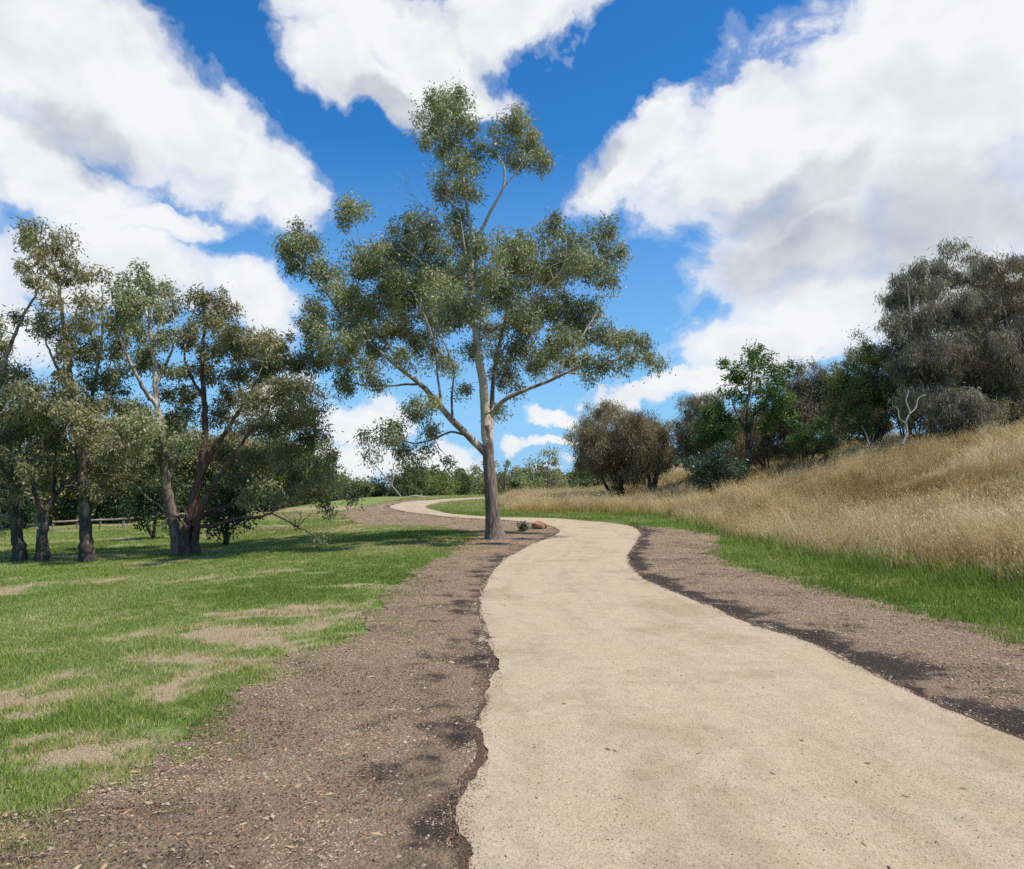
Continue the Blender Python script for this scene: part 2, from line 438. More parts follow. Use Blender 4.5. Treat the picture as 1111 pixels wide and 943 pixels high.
# left mulch: inner = path left edge pulled under the path
def arcmatch(Lst, Ost, kk, per=60):
    A, B = [], []
    Dl, Do = dense(Lst), dense(Ost)
    for (i0, j0), (i1, j1) in zip(kk[:-1], kk[1:]):
        A.append(seg(Dl, i0, i1, per)); B.append(seg(Do, j0, j1, per))
    return np.vstack(A), np.vstack(B)
kl = [(0, 0), (1, 1), (3, 2), (4, 3), (5, 4), (6, 5), (7, 6), (8, 7), (9, 8), (10, 9), (11, 10), (12, 11), (13, 12), (14, 13), (15, 14),
      (16, 15), (17, 16), (18, 17), (19, 17), (20, 18), (21, 19), (22, 20), (23, 21), (23, 22)]
kl = [(a, min(b, len(MLo) - 1)) for a, b in kl]
mA, mB = arcmatch(MLi, MLo, kl)
mB = jitter_edge(mB, .30, 21.0, mA)
left_mulch = ribbon('mulch_bed', mA + (mA - mB) / (np.linalg.norm(mA - mB, axis=1)[:, None] + 1e-6) * .12, mB, .010, M['mulch'], 70, True, .62, .55)
left_mulch['kind'] = 'structure'
kr = [(0, 0), (1, 1), (3, 2), (4, 3), (6, 4), (7, 5), (8, 6), (9, 7), (10, 8), (11, 9), (12, 10), (13, 11), (14, 12)]
nA, nB = arcmatch(Rw, MRo, kr)
nB = jitter_edge(nB, .16, 31.0, nA)
right_mulch = ribbon('mulch_bed', nA + unit(nA - nB) * .12, nB, .010, M['mulch'], 70, True, 1.35, .80)
right_mulch['kind'] = 'structure'

path_poly = np.vstack([PA, PB[::-1]])
ml_poly = np.vstack([mA, mB[::-1]]); mr_poly = np.vstack([nA, nB[::-1]])
def inside(P, poly, step=4):
    poly = poly[::step]; x, y = P[:, 0], P[:, 1]
    r = np.zeros(len(P), bool); x1, y1 = poly[-1]
    for x2, y2 in poly:
        if y1 != y2:
            c = ((y1 > y) != (y2 > y)); r ^= c & (x < (x2 - x1) * (y - y1) / (y2 - y1) + x1)
        x1, y1 = x2, y2
    return r

# tall dry grass toe: the line where the bank begins
TOE_px = [(1240, 660), (1111, 640), (960, 618), (860, 600), (800, 585), (748, 568), (700, 560), (640, 557), (560, 556), (545, 552), (548, 541)]
TOE = [np.array([8.6, -6., 0]), np.array([8.4, 4., 0])] + [hit(*p) for p in TOE_px]
toe_line = catmull(TOE, 10)[:, :2]
bank_poly = np.vstack([toe_line, [[toe_line[-1][0] + 1.2, 68], [2.5, 90], [90, 90], [90, -6]]])

def lushness(x, y):
    a = fbm(x * .6 + 3, y * .8 + 7, 5, .6)
    b = fbm(x * 2.6 + 13, y * 2.6 + 5, 4, .65)
    v = a * .62 + b * .38
    d = np.hypot(x, y)
    bias = -.07 * sstep(9, 3.5, d) + .07 * sstep(9, 16, d)
    return np.clip((v - .40 + bias) * 4.5 + .22, 0, 1)

# ------------------------------------------------------------------ ground sheet
def grow(a, b, s0, g):
    out = [a]; s = s0
    while out[-1] < b: out.append(out[-1] + s); s *= g
    return np.array(out)
xs = np.concatenate([-grow(12, 1500, .3, 1.09)[::-1], np.arange(-11.88, 12, .12), grow(12, 1500, .3, 1.09)])
ys = np.concatenate([-grow(0, 300, .4, 1.25)[::-1][:-1], np.arange(0, 16, .12), np.arange(16, 70, .35), grow(70, 2500, .6, 1.08)])
GX, GY = np.meshgrid(xs, ys)
P2 = np.stack([GX.ravel(), GY.ravel()], -1)
lush = lushness(P2[:, 0], P2[:, 1])
dryv = inside(P2, bank_poly).astype(float) * .85
# brown worn bank on the far left
lush = lush * (1 - .85 * sstep(27, 31, P2[:, 1]) * sstep(52, 44, P2[:, 1]) * sstep(-4.5, -7, P2[:, 0]) * (.5 + .5 * sstep(-16, -12, P2[:, 0])) * sstep(.25, .62, fbm(P2[:, 0] * .2, P2[:, 1] * .3, 3)))
nx_ = len(xs); i = np.arange(len(ys) - 1)[:, None] * nx_; j = np.arange(nx_ - 1)[None]
F = np.stack([i + j, i + j + 1, i + nx_ + j + 1, i + nx_ + j], -1).reshape(-1, 4)
V = np.stack([P2[:, 0], P2[:, 1], terrain(P2[:, 0], P2[:, 1])], -1)
g = mesh('ground', V, [F], M['ground'], None, True, vattr={'lush': lush, 'dry': dryv})
g['kind'] = 'structure'

# ------------------------------------------------------------------ grass
def blades(name, P, H, W, lean, tint, mat, seg2=False, head=0.0, wind=None):
    n = len(P)
    a = rng.random(n) * 2 * math.pi
    side = np.stack([np.cos(a), np.sin(a), np.zeros(n)], -1) * W[:, None] * .5
    b = rng.random(n) * 2 * math.pi
    if wind is not None: b = wind + rng.standard_normal(n) * .9
    ln = np.stack([np.cos(b), np.sin(b), np.zeros(n)], -1) * (lean * H)[:, None]
    up = np.array([0, 0, 1.]) * H[:, None]
    if not seg2:
        v = np.stack([P - side, P + side, P + up + ln], 1); f = [np.arange(n * 3).reshape(n, 3)]
        V = v.reshape(-1, 3); t = tint
    else:
        mid = P + up * .6 + ln * .35
        top = P + up + ln
        v = np.stack([P - side, P + side, mid + side * .8, mid - side * .8, top], 1)
        base = np.arange(n)[:, None] * 5
        f = [base + np.array([[0, 1, 2, 3]]), base + np.array([[3, 2, 4]])]
        V = v.reshape(-1, 3); t = np.concatenate([tint, tint])
        if head > 0:
            k = rng.random(n) < head; m = int(k.sum())
            d = unit(top[k] - mid[k]) * (.07 + .06 * rng.random(m))[:, None] + np.array([0, 0, -.02])
            hv, hf = rhombs(top[k] - d * .3, d, side[k] * 1.8)
            f.append(hf + len(V)); V = np.vstack([V, hv]); t = np.concatenate([t, np.clip(tint[k] + .15, 0, 1)])
    return mesh(name, V, f, mat, None, False, fattr={'tint': t})

def cone_sample(n, d0, d1, pw, a0=-38, a1=38):
    """ground positions ahead of the camera; density falls with distance"""
    u = rng.random(n)
    e = 2 - pw
    d = (d0 ** e + u * (d1 ** e - d0 ** e)) ** (1 / e) if abs(e) > 1e-3 else d0 * (d1 / d0) ** u
    an = np.radians(a0 + (a1 - a0) * rng.random(n))
    return np.stack([d * np.sin(an), d * np.cos(an)], -1), d

def onground(P, lift=0): return np.concatenate([P, (terrain(P[:, 0], P[:, 1]) + lift)[:, None]], -1)

# lawn blades
P, d = cone_sample(950000, 2.6, 44, 1.75, -46, 5)
ok = ~inside(P, path_poly, 6) & ~inside(P, bank_poly, 4)
P, d = P[ok], d[ok]
inm = inside(P, ml_poly, 6)
L = lushness(P[:, 0], P[:, 1])
# near the mulch edge tufts reach a little into it
edge_d = np.full(len(P), 9.)
for q in mB[::12]: edge_d = np.minimum(edge_d, np.hypot(P[:, 0] - q[0], P[:, 1] - q[1]))
tuft = fbm(P[:, 0] * 3.5, P[:, 1] * 3.5, 3)
pr = np.where(inm, (tuft > .55) * np.exp(-(edge_d / .5) ** 2) * .7, .04 + .97 * np.clip(L * 1.1 + (tuft - .5) * 1.6, 0, 1) ** 1.2)
ok = rng.random(len(P)) < pr
P, d, L, tuft = P[ok], d[ok], L[ok], tuft[ok]
n = len(P)
H = (.016 + .024 * rng.random(n)) * (.6 + .9 * tuft) * (1 + d * .02); W = (.0035 + .0022 * rng.random(n)) * (1 + d * .10)
tint = np.clip(.42 + .25 * rng.standard_normal(n) + .45 * (1 - L) + .9 * (fbm(P[:, 0] * .3, P[:, 1] * .3, 3) - .5), 0, 1)
o = blades('lawn_grass', onground(P, -.002), H, W, .9 * rng.random(n), tint, M['grass'])
tag(o, 'short green lawn grass with bare straw patches', 'grass', kind='stuff')

# green strip on the right verge and by the bend, and the island between the paths
def strip(n, A, B, lift=0, dens=1.6):
    """points between two dense outlines weighted by 1/d^dens"""
    m = min(len(A), len(B)); A = A[:m]; B = B[:m]
    w = np.linalg.norm(A - B, axis=1); s = np.linalg.norm(np.gradient(A, axis=0), axis=1) + np.linalg.norm(np.gradient(B, axis=0), axis=1)
    c = (A + B) / 2; dd = np.hypot(c[:, 0], c[:, 1]); ww = w * s / np.maximum(dd, 2.5) ** dens * (c[:, 1] > 1)
    k = rng.choice(m, n, p=ww / ww.sum()); t = rng.random(n)[:, None]
    k2 = np.minimum(k + 1, m - 1); u = rng.random(n)[:, None]
    a = A[k] * (1 - u) + A[k2] * u; b = B[k] * (1 - u) + B[k2] * u
    return a * (1 - t) + b * t, t[:, 0]
P, d = cone_sample(750000, 6, 75, 1.7, -12, 41)
P = P[(P[:, 0] > -9)]
ed = np.full(len(P), 9.)
for q in nB[::8]: ed = np.minimum(ed, np.hypot(P[:, 0] - q[0], P[:, 1] - q[1]))
creep = (fbm(P[:, 0] * 2.8, P[:, 1] * 2.8 + 9, 4, .6) > .50) & (rng.random(len(P)) < np.exp(-(ed / .35) ** 2)) 
ok = ~inside(P, path_poly, 6) & ~inside(P, bank_poly, 4) & (~inside(P, mr_poly, 6) | creep) & ~inside(P, ml_poly, 6)
ok &= (P[:, 0] > 2.0) | (P[:, 1] > 33)
P = P[ok]; d = np.hypot(P[:, 0], P[:, 1])
n = len(P); tuft = fbm(P[:, 0] * 2.2, P[:, 1] * 2.2, 3)
near_toe = np.full(n, 9.)
for q in toe_line[::3]: near_toe = np.minimum(near_toe, np.hypot(P[:, 0] - q[0], P[:, 1] - q[1]))
H = (.03 + .08 * rng.random(n)) * (.3 + 1.6 * tuft ** 1.5) * (1 + 1.8 * np.exp(-(near_toe / .6) ** 2)); W = (.0045 + .003 * rng.random(n)) * (1 + d * .09)
tint = np.clip(.42 + .25 * rng.standard_normal(n) + .3 * sstep(33, 42, P[:, 1]) + .8 * (fbm(P[:, 0] * .6, P[:, 1] * .6, 3) - .5), 0, 1)
o = blades('verge_grass', onground(P), H, W, .8 * rng.random(n), tint, M['grass'])
tag(o, 'longer bright green grass between the mulch and the dry bank', 'grass', kind='stuff')

# tall dry grass on the bank
P, d = cone_sample(700000, 9, 75, 1.75, -3, 41)
def near_line(P, line, st=3):
    r = np.full(len(P), 99.)
    for q in line[::st]: r = np.minimum(r, np.hypot(P[:, 0] - q[0], P[:, 1] - q[1]))
    return r
ok = inside(P, bank_poly, 2); P, d = P[ok], d[ok]
nt_ = near_line(P, toe_line)
patch = fbm(P[:, 0] * .35 + 2, P[:, 1] * .35 + 4, 4); fine = fbm(P[:, 0] * 1.8 + 2, P[:, 1] * 1.8 + 4, 3)
keep = rng.random(len(P)) < (.25 + .75 * sstep(0, .8, nt_)) * (.45 + .55 * sstep(.35, .5, fine))
P, d, nt_, patch, fine = P[keep], d[keep], nt_[keep], patch[keep], fine[keep]
n = len(P)
clumpn = fbm(P[:, 0] * 3.2, P[:, 1] * 3.2 + 30, 2)
flatp = sstep(.56, .66, fbm(P[:, 0] * .28 + 60, P[:, 1] * .45 + 7, 4, .6))
flatp = flatp * sstep(1.5, 4, nt_)
H = (.32 + .42 * rng.random(n) ** 1.5) * (.4 + 1.0 * patch) * (.5 + 1.0 * clumpn) * (1 - .55 * flatp) * (.55 + .45 * sstep(0, 1.2, nt_)) * (.8 + .4 * fine)
W = (.0026 + .0025 * rng.random(n)) * (1 + d * .055)
tint = np.clip(.42 + .15 * rng.standard_normal(n) + 1.3 * (patch - .5) + .9 * (clumpn - .5) + .25 * flatp, 0, 1)
o = blades('dry_grass', onground(P), H, W, .15 + .6 * rng.random(n) + .7 * flatp, tint, M['dry'], True, .45, wind=fbm(P[:, 0] * .25, P[:, 1] * .25 + 50, 3) * 18)
tag(o, 'tall straw coloured dry grass covering the bank on the right', 'grass', kind='stuff')
# green undergrowth through the dry grass
P, d = cone_sample(170000, 9, 60, 1.7, 2, 41)
ok = inside(P, bank_poly, 2); P, d = P[ok], d[ok]
nt_ = near_line(P, toe_line); gp = fbm(P[:, 0] * .5 + 22, P[:, 1] * .5 + 14, 3)
keep = rng.random(len(P)) < np.exp(-(nt_ / 1.1) ** 2) + .9 * sstep(.56, .66, gp) * sstep(11, 15, P[:, 0])
P, d = P[keep], d[keep]; n = len(P)
o = blades('bank_undergrowth', onground(P), .16 + .22 * rng.random(n), (.006 + .004 * rng.random(n)) * (1 + d * .05), .6 * rng.random(n),
           np.clip(.5 + .25 * rng.standard_normal(n), 0, 1), M['grass'], True)
tag(o, 'green undergrowth at the foot of the dry bank', 'grass', kind='stuff')

# ------------------------------------------------------------------ wood chips, leaf litter, pebbles
def chips(name, P, size, tint, mat, lift=.0, flat=.35, aspect=2.6, inner=None):
    n = len(P); a = rng.random(n) * 2 * math.pi
    D = np.stack([np.cos(a), np.sin(a), (rng.random(n) - .5) * .5], -1) * size[:, None]
    S = np.stack([-np.sin(a), np.cos(a), (rng.random(n) - .5) * .6], -1) * (size / aspect)[:, None]
    U = np.array([0, 0, 1.]) * (size * flat * (.5 + rng.random(n)))[:, None]
    c = onground(P, lift)
    if inner is not None:
        dd = np.full(n, 9.)
        for q in inner[::10]: dd = np.minimum(dd, np.hypot(P[:, 0] - q[0], P[:, 1] - q[1]))
        c[:, 2] += lumps(P[:, 0], P[:, 1]) * (1 - np.exp(-(dd / .30) ** 2))
    v = np.stack([c - D * .5, c + S * .5, c + D * .5, c - S * .5, c + U * .6 + D * .12], 1).reshape(-1, 3)
    b = np.arange(n)[:, None] * 5
    f = [np.concatenate([b + np.array([[0, 1, 4]]), b + np.array([[1, 2, 4]]), b + np.array([[2, 3, 4]]), b + np.array([[3, 0, 4]])])]
    return mesh(name, v, f, mat, None, False, fattr={'tint': np.tile(tint, 4)})
M['chips'] = tint_mat('wood_chips', [(0, (.03, .022, .02)), (.3, (.155, .098, .062)), (.6, (.315, .22, .135)), (.85, (.42, .32, .20)), (1, (.50, .40, .26))], .9)
P1, t1 = strip(170000, mA, mB, dens=1.6); P2_, t2 = strip(120000, nA, nB, dens=1.6)
P = np.vstack([P1, P2_]); n = len(P); d = np.hypot(P[:, 0], P[:, 1])
size = (.005 + .017 * rng.random(n) ** 2.5) * (1 + d * .05)
wid = .3
tt = np.concatenate([t1, t2])
dark = np.exp(-(tt / .14) ** 2) * .35 + .4 * sstep(.5, .62, fbm(P[:, 0] * 1.4, P[:, 1] * 1.4, 3))
o = chips('wood_chips', P, size, np.clip(.58 + .34 * rng.standard_normal(n) - dark, 0, 1), M['chips'], .010, inner=np.vstack([PA, PB]), aspect=3.2)
tag(o, 'brown wood chips and crumbs scattered over the mulch', 'wood chips', kind='stuff')
# dark crumbs spilling over both path edges
E = np.vstack([PA, PB]); E = E[(E[:, 1] > 2.5) & (E[:, 1] < 34)]
w = 1 / np.maximum(np.hypot(E[:, 0], E[:, 1]), 2) ** 1.2
k = rng.choice(len(E), 34000, p=w / w.sum())
lump = fbm(E[k, 0] * 3, E[k, 1] * 3 + 5, 3)
P = E[k] + rng.standard_normal((34000, 2)) * (.014 + .055 * sstep(.45, .7, lump))[:, None]
n = len(P); d = np.hypot(P[:, 0], P[:, 1])
o = chips('mulch_crumbs', P, (.004 + .010 * rng.random(n) ** 2) * (1 + d * .06), np.clip(.10 + .16 * rng.random(n), 0, 1), M['chips'], .020, .6, 1.5)
tag(o, 'black mulch crumbs spilt along the edges of the gravel path', 'mulch', kind='stuff')
P = E[rng.choice(len(E), 30000, p=w / w.sum())] + rng.standard_normal((30000, 2)) * .10
P = P[~inside(P, path_poly, 6)]; n = len(P); d = np.hypot(P[:, 0], P[:, 1])
M['grit'] = tint_mat('gravel_grit', [(0, (.26, .20, .13)), (1, (.56, .46, .33))], .9)
o = chips('gravel_grit', P, (.004 + .008 * rng.random(n) ** 2) * (1 + d * .05), rng.random(n), M['grit'], .014, .6, 1.4)
tag(o, 'loose beige gravel grit crumbled off the path edges', 'gravel', kind='stuff')
# fallen gum leaves: rusty litter under the big tree and over the beds
M['litter'] = tint_mat('leaf_litter', [(0, (.16, .07, .04)), (.5, (.34, .17, .09)), (1, (.50, .36, .22))], .8)
tb = hit(538, 586)
q = rng.standard_normal((5000, 2)) * [2.4, 1.5] + tb[:2] + [-.6, -1.2]
P3, _ = strip(1100, mA, mB, dens=1.3); P4, _ = strip(600, nA, nB, dens=1.3)
P = np.vstack([q, P3, P4]); P = P[~inside(P, path_poly, 6)]; n = len(P)
o = chips('leaf_litter', P, .03 + .045 * rng.random(n), rng.random(n), M['litter'], .012, .2, 3.8, inner=np.vstack([PA, PB]))
tag(o, 'rust coloured fallen gum leaves around the big tree', 'leaf litter', kind='stuff')
Pq, _ = strip(170, PA, PB, dens=1.3)
o = chips('fallen_leaves', Pq, .025 + .04 * rng.random(len(Pq)), rng.random(len(Pq)) * .8, M['litter'], .024, .2, 3.8)
tag(o, 'few dry leaves blown onto the gravel path', 'leaf litter', kind='stuff')
# pale pebbles
M['pebble'] = tint_mat('pale_pebbles', [(0, (.20, .16, .12)), (.5, (.34, .27, .19)), (1, (.46, .385, .28))], .8)
P1, t1 = strip(2000, mA, mB, dens=2.2); P2_, t2 = strip(1500, nA, nB, dens=1.9); P3, _ = strip(9000, PA, PB, dens=2.0)
P = np.vstack([P1, P2_, P3]); n = len(P)
sz = np.concatenate([.010 + .026 * rng.random(len(P1)) ** 4, .010 + .02 * rng.random(len(P2_)) ** 3, .006 + .007 * rng.random(len(P3))])
o = chips('pebbles', P, sz, np.clip(.5 + .25 * rng.standard_normal(n), 0, 1), M['pebble'], .014, .6, 1.3, inner=np.vstack([PA, PB]))
tag(o, 'pale pebbles and grit lying on the mulch and the path', 'pebbles', kind='stuff')

# ------------------------------------------------------------------ trees
class Tree:
    def __init__(s, base, seed):
        s.base = np.asarray(base, float); s.tb = Tubes(); s.r = np.random.default_rng(seed)
        s.sk = []; s.cl = []
    def limb(s, pts, r0, r1, k=10, tone0=.2, tone1=.8, lump=.12, n=8, wob=.03, pw=1.0):
        P = catmull(pts, n); m = len(P); t = np.linspace(0, 1, m)
        P = P + (np.stack([fbm(t * 6 + 3 * a + s.tb.n * .01, t * 0 + a, 3) for a in (1, 2, 3)], -1) - .5) * wob * np.sin(np.pi * t)[:, None] * 2
        rad = r1 + (r0 - r1) * (1 - t) ** pw
        s.tb.add(P, rad, k, tone0 + (tone1 - tone0) * t, lump)
        for a, b in zip(P[2:], rad[2:]): s.sk.append((*a, b))
        return P, rad
    def px(s, pts, offs=0.0):
        """photo points at the tree's own distance, with a depth offset per point"""
        offs = np.asarray(offs, float) * np.ones(len(pts))
        return [at(p[0], p[1], s.base[1] + o) for p, o in zip(pts, offs)]
    def cluster(s, c, r, dens=1.0): s.cl.append((np.asarray(c, float), np.asarray(r, float), dens))
    def connect(s, tone=.6, rmin=.008, gain=.022, k=5, minr=0.0):
        sk = np.array(s.sk); order = sorted(range(len(s.cl)), key=lambda i: np.min(np.linalg.norm(sk[:, :3] - s.cl[i][0], axis=1)))
        for i in order:
            c, r, _ = s.cl[i]; sk = np.array(s.sk)
            d = sk[:, :3] - c; cost = np.linalg.norm(d, axis=1) + .9 * np.maximum(d[:, 2], 0) - 1.2 * np.minimum(sk[:, 3], .12)
            j = int(np.argmin(cost)); p = sk[j, :3]; L = np.linalg.norm(c - p)
            if L < .15: continue
            r0 = min(sk[j, 3] * .75, rmin + gain * L * .7)
            mid = p * .5 + c * .5 + s.r.standard_normal(3) * L * .10 + np.array([0, 0, L * .07])
            P = catmull([p, mid, c], max(4, int(L * 3)))
            P[1:-1] += s.r.standard_normal(P[1:-1].shape) * .02 * min(1, L)
            rad = np.linspace(r0, max(rmin * .6, r0 * .3), len(P))
            s.tb.add(P, rad, k, tone)
            for a, b in zip(P[1:], rad[1:]): s.sk.append((*a, b))
    def leaves(s, per_m2, L, W, droop, spread, clump=.16, tri=None, twig=.4, tbias=0.0, hang=1.0, shell=2.4, clleaf=26, yellow=0.0):
        Ps, Ds, Ws, Ts = [], [], [], []
        for c, r, dens in s.cl:
            area = math.pi * r[0] * r[2]
            nl = max(20, int(per_m2 * area * dens)); nc = max(3, nl // clleaf)
            u = unit(s.r.standard_normal((nc, 3))); rad = s.r.random(nc) ** (1 / shell)
            cc = c + u * rad[:, None] * r
            ct = s.r.random(nc)
            if twig > 0:
                for q in range(nc):
                    if s.r.random() < twig:
                        a = c + (cc[q] - c) * .1; m_ = (a + cc[q]) / 2 + s.r.standard_normal(3) * .06 + np.array([0, 0, .04])
                        s.tb.add(np.array([a, m_, cc[q]]), [.008, .006, .003], 3, .45, cap=False)
            k = s.r.integers(0, nc, nl)
            cs = s.r.uniform(.6, 1.45, nc)
            off = unit(s.r.standard_normal((nl, 3))) * (s.r.random(nl) ** .42 * clump * cs[k])[:, None] * np.array([1, 1, .85])
            stray = s.r.random(nl) < .20
            off[stray] *= s.r.uniform(1.2, 2.0, (int(stray.sum()), 1)); off[:, 2] -= np.abs(s.r.standard_normal(nl)) * clump * .28 * hang
            p = cc[k] + off
            dd = unit(s.r.standard_normal((nl, 3)) * spread + np.array([0, 0, -droop]) + unit(off) * .3)
            ll = L * (.6 + .7 * s.r.random(nl))
            ww = unit(np.cross(dd, s.r.standard_normal((nl, 3)))) * (W * (.6 + .7 * s.r.random(nl)))[:, None] * .5
            Ps.append(p); Ds.append(dd * ll[:, None]); Ws.append(ww)
            Ts.append(np.clip(.5 * ct[k] + .4 * s.r.random(nl) + .05 + tbias + .35 * (s.r.random() - .5), 0, 1))
        return rhombs(np.vstack(Ps), np.vstack(Ds), np.vstack(Ws)), np.concatenate(Ts)
    def finish(s, name, label, cat, bark, leafm, group=None, crown='crown', **kw):
        t = thing(name, label, cat, s.base, group)
        (v, f), tint = s.leaves(**kw)
        zmin = terrain(v[:, 0], v[:, 1])
        v[:, 2] = np.maximum(v[:, 2], zmin + .02)
        s.tb.build('trunk', bark, t, s.base)
        mesh(crown, v, [f], leafm, t, False, fattr={'tint': tint}, loc=s.base)
        return t

# ---- the big gum beside the path
def big_gum():
    b = hit(538, 586); T = Tree(b, 1); Y = b[1]; S = Y / F_PX   # metres per photo pixel
    px = T.px
    # trunk with a flared foot
    foot = px([(538.5, 589), (537.5, 584), (536, 576), (534.5, 560), (533, 535), (530.5, 505), (529.5, 484), (528, 462)], [0] * 8)
    foot[0][2] = b[2] - .15
    P = catmull(foot, 8); hgt = P[:, 2] - b[2]
    rad = .168 + .13 * np.exp(-np.maximum(hgt, 0) / .28) + .06 * np.exp(-np.maximum(hgt, 0) / 1.5) - .012 * np.clip(hgt - 1, 0, 3)
    T.tb.add(P, rad, 28, np.clip(.02 + .09 * hgt + .2 * sstep(2.2, 3.2, hgt), 0, 1), .10)
    for a, c in zip(P[20:], rad[20:]): T.sk.append((*a, c * .5))
    T.limb(px([(528, 478), (526, 440), (524, 415), (519, 388), (516, 360), (511, 330), (510, 300), (513, 262), (508, 235), (503, 200), (497, 165), (492, 125)],
              [0, 0, -.1, -.2, -.2, -.1, 0, .1, .2, .2, .1, 0]), .15, .018, 14, .78, .7)
    T.limb(px([(530, 490), (534, 452), (535, 420), (540, 385), (549, 345), (552, 315), (545, 280), (540, 250)], [0, .2, .4, .5, .6, .6, .5, .4]), .085, .018, 12, .5, .5)
    # right limb
    T.limb(px([(533, 450), (545, 436), (569, 424), (600, 412), (630, 398), (660, 392), (690, 386)], [.2, .1, 0, -.3, -.5, -.7, -.9]), .075, .014, 10, .45, .5)
    T.limb(px([(600, 412), (618, 385), (635, 360), (648, 335), (652, 300)], [0, 0, .2, .3, .5]), .04, .012, 8, .5, .6)
    # left limb
    T.limb(px([(527, 492), (508, 473), (491, 457), (474, 437), (458, 419), (433, 399), (408, 378), (383, 361), (365, 340)], [0, -.1, -.3, -.5, -.6, -.8, -1, -1.2, -1.3]), .115, .02, 12, .35, .5)
    T.limb(px([(456, 417), (440, 417), (420, 419), (388, 417), (370, 410)], [-.6, -.5, -.4, -.3, -.2]), .04, .010, 8, .35, .5)
    T.limb(px([(505, 472), (490, 469), (475, 475), (447, 481), (430, 474), (412, 468)], [0, .2, .5, .7, .8, .9]), .038, .010, 8, .3, .4)
    T.limb(px([(491, 457), (490, 430), (492, 405), (486, 380), (470, 352)], [-.3, 0, .3, .5, .8]), .04, .012, 8, .4, .6)
    T.limb(px([(478, 441), (476, 415), (473, 386), (466, 355), (450, 320)], [-.5, -.7, -.9, -1.2, -1.4]), .04, .012, 8, .4, .6)
    T.limb(px([(433, 399), (420, 372), (400, 345), (388, 310), (380, 285)], [-.8, -.6, -.3, 0, .2]), .042, .012, 8, .4, .6)
    T.limb(px([(383, 361), (362, 330), (345, 305), (325, 285)], [-1.2, -1.2, -1, -.9]), .03, .01, 8, .4, .6)
    T.limb(px([(516, 360), (498, 335), (478, 305), (452, 280), (430, 262)], [-.2, -.5, -.8, -1, -1.2]), .05, .014, 8, .5, .6)
    T.limb(px([(398, 300), (392, 275), (388, 250)], [0, -.1, -.2]), .016, .008, 6, .4, .6)
    # pale forks high up
    T.limb(px([(516, 262), (530, 235), (545, 204), (547, 182), (538, 165)], [.1, -.2, -.4, -.5, -.5]), .055, .018, 10, .9, .95)
    T.limb(px([(545, 204), (558, 190), (570, 170)], [-.4, -.5, -.6]), .025, .010, 8, .8, .9)
    T.limb(px([(549, 345), (566, 335), (578, 327), (595, 308), (610, 292), (614, 279)], [.6, 0, -.7, -1.2, -1.5, -1.6]), .055, .018, 10, .9, .98)
    T.limb(px([(600, 303), (598, 290), (612, 283)], [-1.3, -1.5, -1.6]), .02, .008, 8, .95, .98)
    T.limb(px([(508, 290), (503, 262), (499, 237), (484, 210), (478, 170)], [0, -.3, -.5, -.5, -.4]), .035, .010, 8, .5, .6)
    # bare twigs on the left of the top
    for a in ([(499, 240), (478, 232), (460, 224), (448, 212), (441, 200)], [(460, 224), (450, 219), (434, 214)], [(470, 229), (462, 214), (452, 200)],
              [(448, 212), (440, 209), (428, 198)], [(441, 200), (436, 192), (430, 186)], [(441, 200), (444, 190), (440, 182)], [(497, 225), (480, 212), (462, 206)]):
        T.limb(px(a, -.6), .014 if len(a) == 5 else .008, .003, 5, .7, .8, n=4)
    C = [(478, 116, 30, 22), (500, 108, 22, 16), (498, 128, 24, 20), (468, 140, 24, 18), (488, 155, 26, 20), (560, 132, 26, 18), (576, 150, 24, 20), (548, 150, 18, 18), (580, 172, 20, 14),
         (495, 180, 28, 18), (508, 205, 22, 18), (485, 205, 18, 14), (522, 165, 16, 16), (556, 172, 14, 12),
         (387, 233, 19, 24), (325, 252, 26, 18), (310, 270, 20, 15), (335, 275, 24, 18), (350, 298, 24, 20), (318, 288, 18, 10),
         (440, 250, 26, 18), (468, 240, 26, 16), (425, 270, 26, 20), (400, 290, 22, 20), (460, 272, 32, 24), (500, 262, 28, 22), (498, 232, 20, 14),
         (375, 315, 32, 26), (350, 335, 28, 26), (395, 345, 36, 26), (425, 315, 34, 28), (365, 370, 32, 26), (338, 362, 20, 20), (400, 375, 30, 20),
         (455, 310, 38, 30), (490, 300, 36, 32), (525, 285, 34, 30), (560, 290, 32, 30), (540, 320, 36, 28), (500, 335, 34, 22), (455, 345, 34, 22), (430, 355, 26, 20),
         (575, 262, 24, 18), (600, 243, 17, 16), (618, 262, 24, 22), (606, 282, 28, 22), (655, 252, 20, 18), (664, 272, 18, 22), (655, 300, 16, 18), (636, 290, 18, 22),
         (590, 305, 30, 24), (600, 335, 34, 22), (570, 345, 36, 24), (640, 335, 22, 18), (560, 375, 32, 20), (600, 368, 34, 20), (640, 362, 26, 18), (672, 368, 24, 18),
         (695, 372, 18, 16), (714, 398, 8, 14), (690, 392, 20, 12), (655, 388, 26, 14), (620, 392, 26, 14), (580, 392, 24, 14), (548, 400, 20, 14),
         (380, 398, 28, 16), (350, 388, 22, 16), (405, 412, 18, 10), (462, 372, 26, 16), (480, 392, 20, 14), (440, 385, 20, 12), (510, 378, 16, 12),
         (450, 446, 22, 14), (432, 462, 18, 12), (466, 462, 14, 12), (412, 474, 14, 14), (404, 492, 8, 10), (438, 484, 14, 14), (448, 500, 9, 10), (462, 484, 11, 8), (486, 496, 8, 7), (470, 432, 14, 10),
         (555, 418, 14, 10), (545, 440, 10, 7), (395, 468, 8, 8), (640, 408, 12, 6), (500, 420, 12, 9)]
